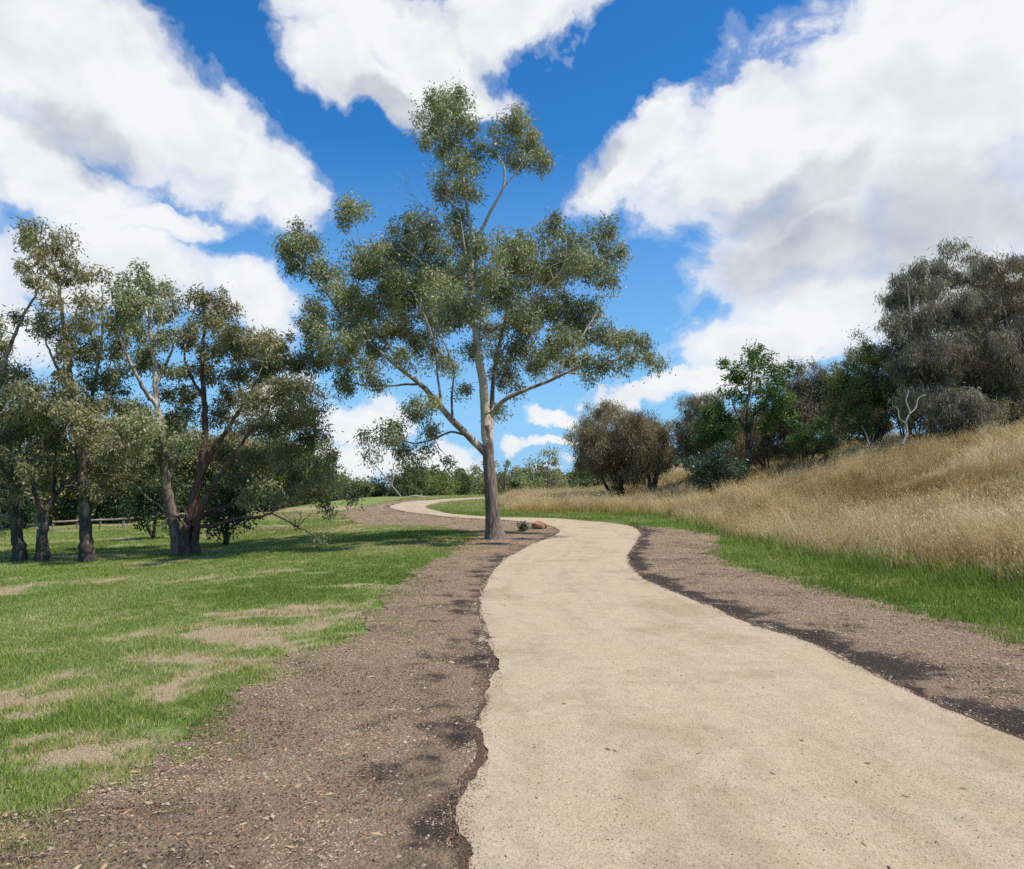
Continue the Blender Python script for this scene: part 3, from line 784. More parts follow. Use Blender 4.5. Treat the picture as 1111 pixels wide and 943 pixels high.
    for (x, y, a, c_) in C:
        ex = max(0, 1 - ((x - 515) / 215.) ** 2 - ((y - 300) / 240.) ** 2)
        off = (T.r.random() * 2 - 1) * 3.5 * math.sqrt(ex)
        if y < 215 or (x < 410 and y < 300): off *= .45
        p = at(x, y, Y + off); s_ = (Y + off) / F_PX
        T.cluster(p, (a * s_ * .95, (a + c_) / 2 * s_ * 1.0, c_ * s_ * .95))
    # the body of the crown behind and in front of the mapped clusters
    for _ in range(16):
        x = T.r.uniform(390, 630); y = T.r.uniform(250, 375); off = T.r.uniform(-3.6, 3.8)
        p = at(x, y, Y + off); T.cluster(p, (.7, .7, .5), .8)
    T.connect(.55, .009, .020)
    t = T.finish('gum_tree', 'tall gum tree with pale forked trunk standing alone beside the gravel path', 'tree', M['bark'], M['gum_leaf'],
                 per_m2=1800, L=.120, W=.035, droop=.7, spread=.8, clump=.27, twig=.6, hang=1.2, clleaf=150, shell=1.9)
    return t
big_gum()

# ---- a general tree from photo measurements
def px_tree(name, label, base, limbs, clusters, bark, leafm, seed, depth=1.5, group=None, cat='tree', r0=.14, extra=0, tone=(.2, .6), lk=None, dense=1.0, twr=.011, gain=.018, foot=1.45):
    T = Tree(base, seed); Y = base[1]; S = Y / F_PX
    for q, (pts, w0, w1, of) in enumerate(limbs):
        P = T.px(pts, of)
        if q == 0 or (len(pts[0]) > 2): P[0] = P[0] - np.array([0, 0, .12])
        rr0, rr1 = w0 * S / 2, w1 * S / 2
        P = catmull(P, 8); t = np.linspace(0, 1, len(P)); h = np.maximum(P[:, 2] - base[2], 0)
        rad = rr1 + (rr0 - rr1) * (1 - t) ** 1.15
        if q == 0 or (len(pts[0]) > 2): rad = rad * (1 + (foot - 1) * np.exp(-h / .3))
        P[1:-1] += (T.r.standard_normal(P[1:-1].shape)) * .012
        T.tb.add(P, rad, 12, tone[0] + (tone[1] - tone[0]) * np.clip(h / 6, 0, 1), .12)
        for a, c in zip(P[3:], rad[3:]): T.sk.append((*a, c))
    for cl in clusters:
        x, y, a, c_ = cl[:4]
        off = (T.r.random() * 2 - 1) * depth if len(cl) < 5 else cl[4]
        p = at(x, y, Y + off); s_ = (Y + off) / F_PX
        T.cluster(p, (a * s_, (a + c_) / 2 * s_ * 1.1, c_ * s_), dense)
    if extra:
        base_n = list(T.cl)
        for _ in range(extra):
            c, r, dn = base_n[T.r.integers(len(base_n))]
            T.cluster(c + T.r.standard_normal(3) * np.array([.5, depth * .7, .4]), r * .8, dn * .8)
    T.connect(tone[1], twr, gain)
    kw = dict(per_m2=1450, L=.125, W=.040, droop=.7, spread=.8, clump=.25, twig=.6, hang=1.15, clleaf=130, shell=1.9)
    kw.update(lk or {})
    return T.finish(name, label, cat, bark, leafm, group, **kw)

GL = 'gum trees standing on the lawn at the left'
b3 = hit(95, 609)
px_tree('gum_tree', 'tallest gum of the left group with a sparse high crown, third trunk from the left', b3,
        [([(95, 609), (93, 580), (91, 540), (88, 505), (86, 470), (80, 430), (74, 390), (68, 345), (62, 300), (52, 265)], 14, 2, [0, 0, 0, 0, 0, .2, .3, .3, .2, .1]),
         ([(86, 470), (100, 430), (108, 385), (112, 345), (110, 310)], 5, 1.5, [0, .2, .4, .5, .5]),
         ([(80, 430), (62, 400), (50, 372), (38, 340)], 4, 1.2, [.2, -.2, -.5, -.7]),
         ([(93, 565), (104, 545), (116, 520), (124, 500)], 4, 1.2, [0, .2, .4, .5]),
         ([(90, 545), (78, 530), (66, 520)], 3, 1, 0)],
        [(40, 262, 26, 12), (58, 272, 26, 15), (28, 280, 18, 13), (62, 295, 28, 16), (40, 305, 20, 13), (80, 300, 16, 14), (108, 300, 14, 12), (102, 322, 16, 12), (22, 345, 14, 12),
         (72, 330, 26, 16), (92, 352, 24, 16), (60, 358, 24, 16), (45, 345, 16, 12), (85, 380, 28, 18), (62, 388, 22, 16), (108, 378, 16, 16), (95, 410, 30, 18), (70, 420, 26, 18),
         (112, 435, 26, 18), (85, 450, 28, 18), (105, 468, 28, 18), (125, 490, 20, 16)],
        M['bark_dark'], M['gum_leaf_brown'], 21, 1.5, GL, lk=dict(per_m2=1050), extra=8)
b1 = hit(22, 609)
px_tree('gum_tree', 'dark trunked gum nearest the left edge of the lawn, first trunk from the left', b1,
        [([(22, 609), (19, 580), (14, 540), (12, 505), (6, 465), (-4, 430), (-14, 400)], 13, 3, [0, 0, 0, 0, 0, .2, .3]),
         ([(12, 505), (24, 475), (35, 450), (44, 425)], 4, 1.5, [0, -.3, -.5, -.7]),
         ([(-4, 430), (8, 385), (22, 350), (40, 318), (56, 292)], 5, 1.5, [.2, 0, -.2, -.3, -.4]),
         ([(16, 555), (5, 550), (-8, 556)], 3, 1.2, -.3), ([(15, 548), (28, 540), (40, 536)], 2.5, 1, -.5)],
        [(16, 410, 26, 16), (36, 425, 22, 16), (5, 440, 26, 18), (32, 450, 26, 18), (-10, 400, 26, 20), (12, 470, 26, 18), (-12, 460, 24, 20), (42, 475, 22, 16), (28, 500, 22, 14), (2, 510, 22, 16),
         (-15, 350, 20, 16), (-5, 375, 22, 16), (-16, 490, 22, 18), (5, 530, 16, 12), (-15, 560, 18, 16)],
        M['bark_dark'], M['gum_leaf_brown'], 22, 1.8, GL, extra=6)
b2 = hit(46, 609)
px_tree('gum_tree', 'short gum with a low forked trunk, second trunk from the left edge', b2,
        [([(46, 609), (46, 585), (47, 562), (47, 552)], 12, 9, 0), ([(47, 560), (40, 540), (34, 515), (30, 490), (34, 460)], 7, 2, [0, -.2, -.4, -.5, -.5]),
         ([(48, 558), (58, 540), (72, 525), (84, 508), (92, 485)], 7, 2, [0, .2, .4, .5, .5]), ([(58, 540), (60, 510), (62, 480)], 4, 1.5, [.2, .6, 1])],
        [(34, 470, 24, 16), (58, 462, 26, 18), (80, 480, 26, 18), (45, 495, 24, 14), (70, 505, 24, 14), (95, 505, 22, 14), (25, 505, 20, 12), (62, 435, 26, 16), (100, 530, 14, 10), (38, 440, 20, 14)],
        M['bark_dark'], M['gum_leaf_brown'], 23, 1.8, GL, extra=5)
b4 = hit(194, 603)
px_tree('gum_tree', 'gum leaning left with a pale grey trunk, close beside the red many stemmed gum', b4,
        [([(195, 603), (190, 575), (183, 540), (179, 510), (176, 475), (170, 440), (168, 400), (163, 360), (160, 320), (152, 298)], 13, 2, [0, 0, 0, -.1, -.2, -.3, -.3, -.2, -.1, 0]),
         ([(170, 440), (155, 420), (142, 395), (130, 365), (126, 335)], 5, 1.5, [-.3, -.6, -.8, -1, -1]),
         ([(168, 420), (180, 395), (190, 370), (188, 340)], 4, 1.5, [-.3, 0, .2, .3]),
         ([(181, 525), (192, 500), (200, 470), (204, 440)], 4, 1.5, [0, .5, .8, 1]),
         ([(187, 560), (172, 548), (160, 540), (150, 528)], 2.5, 1, -.6)],
        [(150, 297, 26, 11), (168, 310, 24, 14), (135, 318, 20, 15), (155, 330, 28, 15), (180, 332, 18, 15), (126, 345, 16, 16), (148, 355, 28, 16), (175, 360, 20, 14), (132, 372, 20, 16),
         (158, 385, 24, 14), (180, 395, 14, 12), (140, 400, 16, 10), (140, 440, 26, 14), (155, 462, 28, 16), (190, 450, 22, 16), (135, 480, 24, 18), (160, 498, 24, 14), (200, 480, 18, 16), (120, 420, 18, 14)],
        M['bark'], M['gum_leaf'], 24, 1.6, GL, tone=(.15, .55), extra=6)
b5 = hit(206, 602)
px_tree('gum_tree', 'broad red barked gum with several stems leaning right from one base', b5,
        [([(206, 602), (206, 585), (208, 560), (213, 530), (220, 500), (223, 470), (221, 430), (219, 390), (222, 355), (228, 325)], 15, 2, [0, 0, 0, 0, 0, 0, .1, .2, .2, .2]),
         ([(201, 603, 1), (201, 580), (206, 555), (216, 520), (230, 492), (250, 460), (266, 435), (278, 412)], 11, 2, [-.25, -.3, -.4, -.5, -.7, -.9, -1, -1.1]),
         ([(212, 603, 1), (212, 578), (220, 550), (236, 520), (256, 492), (270, 470), (292, 448)], 9, 2, [-.1, -.2, -.5, -.8, -1, -1.2, -1.3]),
         ([(211, 565), (228, 556), (250, 548), (272, 536), (295, 520), (318, 505)], 7, 1.5, [.1, .2, .3, .2, 0, -.2]),
         ([(210, 572), (235, 570), (258, 562), (285, 560), (310, 548), (334, 538)], 5, 1.2, [-.1, -.5, -.8, -1, -1.2, -1.2]),
         ([(221, 430), (208, 410), (200, 385), (204, 360)], 4, 1.5, [.1, .3, .5, .6]),
         ([(250, 460), (262, 440), (258, 410), (262, 385)], 4, 1.5, [-.9, -.5, 0, .3]),
         ([(205, 575), (190, 560), (170, 556), (155, 548)], 2.5, 1, -.5), ([(206, 565), (196, 545), (190, 530)], 2, .8, -.8)],
        [(228, 320, 24, 12), (212, 332, 20, 14), (245, 335, 18, 14), (225, 348, 28, 14), (250, 358, 20, 16), (205, 362, 18, 16), (232, 375, 26, 16), (262, 378, 24, 18), (285, 370, 20, 12), (305, 368, 16, 14),
         (300, 390, 26, 18), (325, 392, 18, 20), (275, 402, 28, 18), (245, 405, 24, 14), (312, 415, 28, 18), (335, 425, 18, 20), (285, 430, 28, 16), (255, 432, 24, 14), (345, 450, 14, 16), (318, 450, 28, 18),
         (292, 462, 28, 16), (265, 462, 20, 12), (338, 475, 22, 16), (358, 492, 16, 14), (312, 485, 28, 16), (285, 495, 26, 14), (345, 505, 22, 14), (320, 515, 24, 12), (362, 512, 10, 12), (298, 528, 22, 12),
         (335, 532, 18, 10), (354, 548, 7, 12), (255, 512, 22, 14), (240, 488, 18, 14), (270, 540, 18, 12), (215, 400, 16, 12), (205, 425, 18, 14), (235, 448, 20, 14), (350, 528, 12, 10)],
        M['bark_red'], M['gum_leaf_brown'], 25, 2.2, GL, tone=(.1, .45), extra=20)

# understory on the left
def bushy(name, label, px0, y0, px1, y1, Y, leafm, bark, seed, n=26, var=.14, cat='tree', group=None, stems=2, lk=None, trunk_h=.35, ground_px=None, r0=.10, shape=1.0, dense=1.0, flat=.8):
    """free standing leafy tree or shrub filling a photo box at distance Y"""
    xc = (px0 + px1) / 2; g0 = ground_at(xc if ground_px is None else ground_px, Y)
    top = at(xc, y0, Y)[2]; bot = max(at(xc, y1, Y)[2], g0[2] + .05)
    w = (px1 - px0) / F_PX * Y / 2; h = (top - bot) / 2; cz = (top + bot) / 2; cx = at(xc, y0, Y)[0]
    T = Tree(g0, seed)
    rr = T.r
    for s_ in range(stems):
        a = rr.random() * 6.28; tgt = np.array([cx + math.cos(a) * w * .45, Y + math.sin(a) * w * .4, cz + h * .3 * rr.random()])
        st = g0 + np.array([rr.uniform(-.12, .12) * (stems > 1) * w, rr.uniform(-.1, .1) * w, -.1])
        T.limb([st, st * .6 + tgt * .4 + rr.standard_normal(3) * .1 * w, tgt], r0 / math.sqrt(stems) * 1.2, r0 * .2, 8, .1, .4, n=6)
    for i_ in range(n):
        th = rr.random() * 2 * math.pi; ph = math.acos(rr.uniform(-.9, .98)); q = rr.random() ** (1 / 2.5)
        sx = math.sin(ph) ** shape
        cr = rr.uniform(.16, .32)
        k = .95 + var * rr.standard_normal()
        c = np.array([cx + w * (1 - cr) * k * q * sx * math.cos(th), Y + w * .9 * (1 - cr) * q * sx * math.sin(th), cz + h * (1 - cr * .8) * k * q * math.cos(ph)])
        T.cluster(c, (w * cr * 1.2, w * cr * 1.2, h * cr * flat * 1.25), dense)
    T.connect(.35, .008, .016)
    kw = dict(per_m2=520, L=.15, W=.06, droop=.4, spread=1.0, clump=.34, twig=.3, hang=.8, clleaf=110, shell=1.7)
    kw.update(lk or {})
    return T.finish(name, label, cat, bark, leafm, group, **kw)

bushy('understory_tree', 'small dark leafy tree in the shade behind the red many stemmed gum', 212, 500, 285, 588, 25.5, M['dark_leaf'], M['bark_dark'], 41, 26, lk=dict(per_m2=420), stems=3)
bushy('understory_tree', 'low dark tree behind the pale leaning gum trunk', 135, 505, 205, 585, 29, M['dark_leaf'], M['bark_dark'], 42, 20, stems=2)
px_tree('shrub', 'bare twiggy shrub on the brown bank right of the red barked gum', hit(322, 576),
        [([(322, 576), (321, 570), (320, 563)], 2.5, 1.2, 0), ([(321, 574), (314, 564), (306, 556)], 1.5, .6, -.2), ([(322, 574), (330, 564), (338, 557)], 1.5, .6, .2), ([(322, 574), (326, 562), (327, 554)], 1.5, .6, .4)],
        [(312, 560, 9, 6), (324, 556, 10, 6), (335, 560, 9, 6), (322, 564, 14, 6)], M['bark_dark'], M['she_oak'], 43, .4, cat='shrub', lk=dict(per_m2=70, L=.08, W=.022, droop=0, spread=1.2, twig=1.0, clleaf=5, clump=.16), twr=.006)

GB = 'trees behind the left lawn'
BG = [(-60, 440, 70, 592, 38, 'gum_leaf_brown', 'brownish tree behind the trunks at the left edge'),
      (10, 470, 100, 590, 44, 'olive_leaf', 'low olive tree between the first three trunks, behind the lawn'),
      (50, 430, 160, 590, 41, 'gum_leaf_brown', 'brown green tree filling the gap right of the third trunk'),
      (95, 480, 175, 584, 47, 'olive_leaf', 'yellowish green tree behind the dirt mounds'),
      (115, 420, 225, 588, 43, 'gum_leaf_grey', 'grey green tree behind the pale leaning gum'),
      (180, 440, 300, 582, 46, 'gum_leaf_brown', 'wide tree behind the red barked gum'),
      (250, 455, 355, 574, 50, 'olive_leaf', 'olive tree behind the right side of the red barked gum'),
      (300, 490, 372, 553, 62, 'far_leaf', 'low tree at the end of the brown bank'),
      (-90, 480, -10, 580, 34, 'olive_leaf', 'olive tree beyond the left edge')]
for i_, (a, b, c, d_, Y, mt, lab) in enumerate(BG):
    if c < 0: continue
    bushy('tree', lab, a, b, c, d_, Y, M[mt], M['bark_dark'], 50 + i_, 30, group=GB, lk=dict(per_m2=460, L=.19, W=.085, clump=.5, twig=.02, clleaf=150), stems=3)
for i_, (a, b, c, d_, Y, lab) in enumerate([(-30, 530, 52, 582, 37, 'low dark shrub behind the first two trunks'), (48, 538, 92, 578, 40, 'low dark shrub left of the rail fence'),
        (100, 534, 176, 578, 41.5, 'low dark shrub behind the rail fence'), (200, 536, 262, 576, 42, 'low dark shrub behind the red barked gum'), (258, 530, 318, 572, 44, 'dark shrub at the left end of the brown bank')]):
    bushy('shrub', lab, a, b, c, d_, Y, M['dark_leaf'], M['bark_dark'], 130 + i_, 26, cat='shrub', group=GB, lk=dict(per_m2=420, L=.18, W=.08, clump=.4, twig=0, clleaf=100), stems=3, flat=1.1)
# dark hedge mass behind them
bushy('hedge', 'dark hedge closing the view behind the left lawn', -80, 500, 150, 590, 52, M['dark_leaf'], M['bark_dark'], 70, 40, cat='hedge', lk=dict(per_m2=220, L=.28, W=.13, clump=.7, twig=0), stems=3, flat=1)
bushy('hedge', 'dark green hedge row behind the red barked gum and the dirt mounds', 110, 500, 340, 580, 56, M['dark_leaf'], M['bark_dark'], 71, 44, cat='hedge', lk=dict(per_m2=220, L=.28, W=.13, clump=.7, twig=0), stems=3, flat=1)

# ---- far tree line
GF = 'far tree line beyond the crest'
FT = [(362, 512, 408, 550, 82, 'far_leaf', 'olive tree at the left end of the far tree line'),
      (345, 508, 385, 552, 90, 'olive_leaf', 'light green tree beyond the brown bank'),
      (398, 514, 422, 548, 86, 'dark_leaf', 'narrow dark conifer like tree in the far tree line'),
      (418, 498, 472, 548, 84, 'far_leaf', 'broad far tree above the fallen pale branch'),
      (462, 512, 500, 546, 95, 'olive_leaf', 'rounded olive tree in the far line left of the big trunk'),
      (488, 508, 520, 545, 100, 'far_leaf', 'mid height far tree just left of the big trunk'),
      (508, 513, 540, 546, 104, 'gum_leaf_brown', 'brownish far tree behind the big trunk'),
      (536, 506, 575, 545, 96, 'far_leaf', 'grey green far tree just right of the big trunk'),
      (562, 518, 598, 545, 105, 'olive_leaf', 'low olive tree behind the sparse distant gum'),
      (588, 516, 624, 545, 100, 'gum_leaf_brown', 'round brown shrub like tree right of the sparse distant gum')]
for i_, (a, b, c, d_, Y, mt, lab) in enumerate(FT):
    bushy('tree', lab, a, b, c, d_, Y, M[mt], M['bark_dark'], 80 + i_, 20, group=GF, lk=dict(per_m2=170, L=.30, W=.14, clump=.7, twig=0, clleaf=90), stems=2, r0=.2)
def far_gum(lab, xs_, base_px, topy, Y, cl, seed):
    g0 = ground_at(base_px, Y)
    px_tree('gum_tree', lab, g0, [([(base_px, 552), (base_px, 540), (base_px + 1, 528), (base_px, 515), (base_px + 2, topy + 6)], 3.2, 1, 0),
            ([(base_px, 530), (base_px - 8, 518), (base_px - 14, 508)], 1.8, .8, [0, -.6, -1]), ([(base_px, 528), (base_px + 9, 515), (base_px + 13, 505)], 1.8, .8, [0, .6, 1])],
            cl, M['bark_dark'], M['gum_leaf_grey'], seed, 2.0, GF, lk=dict(per_m2=150, L=.26, W=.12, clump=.5, twig=.1, clleaf=60), twr=.03, gain=.02)
far_gum('sparse distant gum with flat leaf tiers, left of the she-oaks', 0, 594, 488, 78,
        [(594, 491, 14, 5), (580, 500, 9, 4), (606, 500, 9, 5), (572, 511, 9, 4), (590, 508, 9, 4), (604, 512, 8, 4), (584, 519, 8, 3), (611, 522, 6, 3), (578, 524, 6, 2)], 95)
far_gum('distant gum rising above the line behind the big trunk', 0, 547, 500, 88,
        [(520, 508, 9, 5), (532, 502, 8, 4), (547, 503, 10, 4), (562, 510, 8, 5), (553, 515, 9, 5), (525, 518, 9, 5), (541, 520, 10, 5), (566, 520, 8, 4)], 96)

# ---- woodland mass on the horizon
class _W: pass
Wd = Tree((0, 140, float(terrain(0, 140))), 300)
for k in range(420):
    a_ = Wd.r.uniform(-75, 75) if k > 150 else Wd.r.uniform(-24, 12); Y = 150 * math.cos(R(a_)) if abs(a_) > 30 else Wd.r.uniform(118, 140)
    X = math.tan(R(a_)) * Y if abs(a_) <= 30 else 150 * math.sin(R(a_)); r_ = Wd.r.uniform(2.2, 3.6)
    z_ = float(terrain(X, Y)) + Wd.r.uniform(1.2, 3.4 + 2 * fbm(np.array([X * .05]), np.array([2.]), 3)[0])
    Wd.cluster((X, Y, z_), (r_, r_, r_ * .8), 1)
(v_, f_), t_ = Wd.leaves(per_m2=30, L=.6, W=.36, droop=.2, spread=1, clump=.6, twig=0, clleaf=24)
v_[:, 2] = np.maximum(v_[:, 2], terrain(v_[:, 0], v_[:, 1]) + .02)
tag(mesh('woodland', v_, [f_], M['far_leaf'], None, False, fattr={'tint': t_}), 'far off wood closing the horizon beyond the crest', 'woodland', kind='stuff')

# ---- trees on the right bank
GR = 'trees and shrubs along the top of the bank'
she = dict(per_m2=620, L=.24, W=.034, droop=1.1, spread=.7, clump=.36, twig=.2, hang=1.7, clleaf=130)
bushy('she_oak', 'rounded brown she-oak at the left end of the bank', 602, 432, 740, 540, 52, M['she_oak'], M['bark_dark'], 100, 44, group=GR, lk=dict(she, clump=.42), stems=8, r0=.30, shape=.75)
bushy('she_oak', 'brown she-oak merging with the right side of the rounded one', 668, 448, 742, 526, 50, M['she_oak'], M['bark_dark'], 118, 22, group=GR, lk=she, stems=3, r0=.26)
bushy('she_oak', 'greyish she-oak between the rounded brown one and the bright green tree', 716, 410, 806, 508, 47, M['she_oak_grey'], M['bark_dark'], 101, 36, group=GR, lk=she, stems=4, r0=.3)
gt = px_tree('green_tree', 'bright green leafy tree with thin bare lower trunk on the bank', ground_at(812, 40),
        [([(812, 503), (811, 485), (812, 465), (811, 440), (815, 415), (818, 392)], 6, 2, 0), ([(811, 470), (800, 450), (792, 425)], 3, 1.2, [0, -.3, -.5]), ([(812, 455), (828, 440), (838, 420)], 3, 1.2, [0, .3, .5]),
         ([(814, 495), (818, 470), (822, 448)], 2, .8, -.4)],
        [(820, 380, 20, 8), (800, 392, 20, 9), (832, 395, 18, 10), (810, 405, 24, 10), (792, 408, 12, 9), (848, 405, 12, 10), (838, 415, 20, 10), (820, 425, 22, 9), (845, 430, 18, 11), (832, 445, 20, 10), (806, 432, 14, 8),
         (850, 448, 14, 9), (835, 460, 16, 8)],
        M['bark_dark'], M['green_leaf'], 102, 1.3, GR, lk=dict(per_m2=480, L=.16, W=.075, droop=.3, spread=1, clump=.33, clleaf=90), extra=8)
bushy('green_tree', 'lower bright green tree left of the thin trunked one', 742, 430, 808, 498, 41, M['green_leaf'], M['bark_dark'], 103, 30, group=GR, lk=dict(per_m2=480, L=.15, W=.075, clump=.33), stems=2)
bushy('shrub', 'dark blue green sprawling shrub at the foot of the bank trees', 734, 480, 818, 536, 37, M['blue_leaf'], M['bark_dark'], 104, 26, cat='shrub', group=GR, lk=dict(per_m2=420, L=.15, W=.05, droop=0, clump=.28), stems=4, flat=1.1)
bushy('she_oak', 'dark brown thicket behind the bright green trees', 790, 420, 880, 508, 44, M['she_oak'], M['bark_dark'], 105, 30, group=GR, lk=she, stems=4)
bushy('she_oak', 'grey brown she-oak right of the bright green tree', 836, 382, 912, 490, 42, M['she_oak_grey'], M['bark_dark'], 106, 34, group=GR, lk=she, stems=4)
bushy('shrub', 'neat round dark green bush in the dry grass', 838, 450, 914, 500, 35, M['mid_leaf'], M['bark_dark'], 107, 26, cat='shrub', group=GR, lk=dict(per_m2=800, L=.12, W=.035, droop=-.6, spread=.8, clump=.22), stems=4, flat=1.1)
bushy('wattle_tree', 'olive green wattle with spiky top beside the large she-oak', 888, 358, 1000, 496, 38, M['olive_leaf'], M['bark_dark'], 108, 46, group=GR, lk=dict(per_m2=420, L=.17, W=.04, droop=-.3, spread=.9, clump=.30), stems=5, r0=.16)
bushy('wattle_tree', 'yellow green wattle in front of the large she-oak', 950, 395, 1010, 482, 36, M['olive_leaf'], M['bark_dark'], 109, 24, group=GR, lk=dict(per_m2=420, L=.15, W=.04, droop=0, clump=.28, tbias=.08), stems=3)
shk = dict(per_m2=900, L=.26, W=.032, droop=1.3, spread=.6, clump=.34, twig=.3, hang=2.2, clleaf=110, shell=1.6)
px_tree('she_oak', 'large grey she-oak with drooping branchlets, left one of the tall pair highest on the bank', ground_at(1012, 36),
        [([(1012, 475), (1010, 440), (1004, 400), (1000, 360), (1000, 320), (1004, 292)], 9, 2, 0), ([(1010, 440), (990, 400), (975, 360), (968, 325)], 6, 1.5, [0, -.6, -1, -1]),
         ([(1012, 450), (1030, 410), (1042, 370), (1046, 330)], 6, 1.5, [0, .5, .8, .8]), ([(1008, 430), (996, 395), (988, 350), (985, 310)], 5, 1.5, [-.2, -1.2, -1.8, -1.6])],
        [(996, 292, 22, 13), (1018, 290, 20, 12), (976, 302, 16, 13), (968, 322, 12, 14), (985, 318, 22, 16), (1008, 312, 24, 18), (1034, 300, 18, 13), (1046, 318, 16, 16), (966, 345, 12, 16),
         (982, 345, 20, 18), (1004, 340, 24, 20), (1028, 335, 24, 20), (1050, 345, 18, 20), (970, 372, 14, 16), (990, 375, 22, 20), (1014, 372, 24, 20), (1038, 370, 22, 20), (1056, 378, 16, 20),
         (978, 400, 18, 16), (1000, 405, 24, 18), (1024, 405, 24, 20), (1048, 408, 20, 20), (990, 430, 22, 16), (1014, 435, 24, 18), (1040, 438, 24, 18), (1060, 430, 16, 18)],
        M['bark_dark'], M['she_oak_grey'], 110, 2.2, GR, lk=shk, extra=22, twr=.016)
px_tree('she_oak', 'large grey she-oak running out of the right edge of the photo', ground_at(1100, 37),
        [([(1100, 468), (1098, 430), (1094, 390), (1090, 340), (1084, 300)], 9, 2, 0), ([(1098, 430), (1116, 390), (1130, 350), (1136, 310)], 6, 1.5, [0, .5, .8, .8]),
         ([(1098, 440), (1080, 400), (1070, 360), (1064, 320)], 6, 1.5, [0, -.6, -1, -1.2])],
        [(1072, 288, 16, 12), (1090, 282, 20, 12), (1110, 286, 18, 12), (1064, 305, 14, 14), (1082, 304, 22, 16), (1104, 306, 24, 18), (1128, 302, 20, 16), (1150, 320, 20, 20), (1068, 330, 18, 18), (1090, 332, 24, 20),
         (1114, 335, 24, 20), (1138, 340, 22, 20), (1160, 355, 18, 20), (1072, 360, 20, 20), (1096, 364, 24, 20), (1122, 368, 24, 20), (1146, 375, 22, 20), (1078, 392, 22, 20), (1102, 396, 24, 20), (1128, 400, 24, 20),
         (1154, 405, 20, 20), (1080, 422, 22, 18), (1106, 428, 24, 18), (1132, 430, 24, 18), (1090, 448, 24, 14), (1120, 450, 24, 14), (1156, 440, 20, 18)],
        M['bark_dark'], M['she_oak_grey'], 111, 2.2, GR, lk=shk, extra=22, twr=.016)
bushy('she_oak', 'dark brown she-oak low between the two large grey ones', 1030, 330, 1125, 470, 42, M['she_oak'], M['bark_dark'], 112, 50, group=GR, lk=she, stems=4, r0=.3)
bushy('she_oak', 'dark brown thicket behind the olive wattle and the round bush', 860, 398, 985, 500, 46, M['she_oak'], M['bark_dark'], 114, 46, group=GR, lk=she, stems=5)
bushy('she_oak', 'dark green brown tree low behind the dead trunk', 950, 385, 1040, 480, 43, M['dark_leaf'], M['bark_dark'], 115, 40, group=GR, lk=dict(per_m2=380), stems=4)
bushy('she_oak', 'brown undergrowth tree behind the blue green sprawling shrub', 725, 445, 850, 520, 49, M['she_oak'], M['bark_dark'], 116, 40, group=GR, lk=she, stems=4)
bushy('shrub', 'low dark shrub under the grey she-oak at the right edge', 1070, 410, 1150, 468, 35, M['she_oak'], M['bark_dark'], 117, 30, cat='shrub', group=GR, lk=she, stems=4)
bushy('shrub', 'low grey twiggy shrub under the large grey she-oak', 996, 418, 1086, 476, 33, M['she_oak_grey'], M['bark_dark'], 113, 34, cat='shrub', group=GR, lk=dict(she, L=.3), stems=6, flat=1)

# dead snag and dead limb
def wood(name, label, cat, pts, w, Y, offs=0.0, group=None):
    T = Tubes(); off = np.asarray(offs, float) * np.ones(len(pts)); base = None
    for q, (pl, (w0, w1)) in enumerate(zip(pts, w)):
        P = catmull([at(x, y, Y + (k - 1) * .15 * (q + 1)) for k, (x, y) in enumerate(pl)], 6)
        if base is None: base = P[0].copy()
        T.add(P, np.linspace(w0, w1, len(P)) * Y / F_PX / 2, 8, .8, .15)
    return tag(T.build(name, M['deadwood'], None, base), label, cat, group)
wood('dead_snag', 'pale dead trunk standing at the edge of the bank trees', 'dead tree', [[(979, 482), (984, 470), (983, 458), (987, 447), (983, 436), (986, 424)], [(987, 449), (994, 442), (996, 433), (1003, 428)], [(983, 460), (976, 454), (974, 444), (968, 440)]],
     [(3, 1.3), (1.4, .5), (1.2, .5)], 31.5)
wood('dead_branch', 'short pale dead stub leaning in the dry grass below the wattle', 'dead branch', [[(946, 489), (942, 480), (940, 472), (935, 462)]], [(2.2, .9)], 33.5)
wood('fallen_branch', 'long thin pale dead branch propped against the far trees', 'fallen branch', [[(437, 541), (425, 527), (412, 510), (398, 497)], [(425, 527), (428, 515), (430, 508)]], [(1.6, .9), (1, .5)], 70)
wood('fallen_log', 'weathered fallen log lying behind the bend of the path', 'log', [[(436, 541.5), (450, 538.5), (464, 540.5), (474, 541)]], [(2.2, 3.2)], 66)

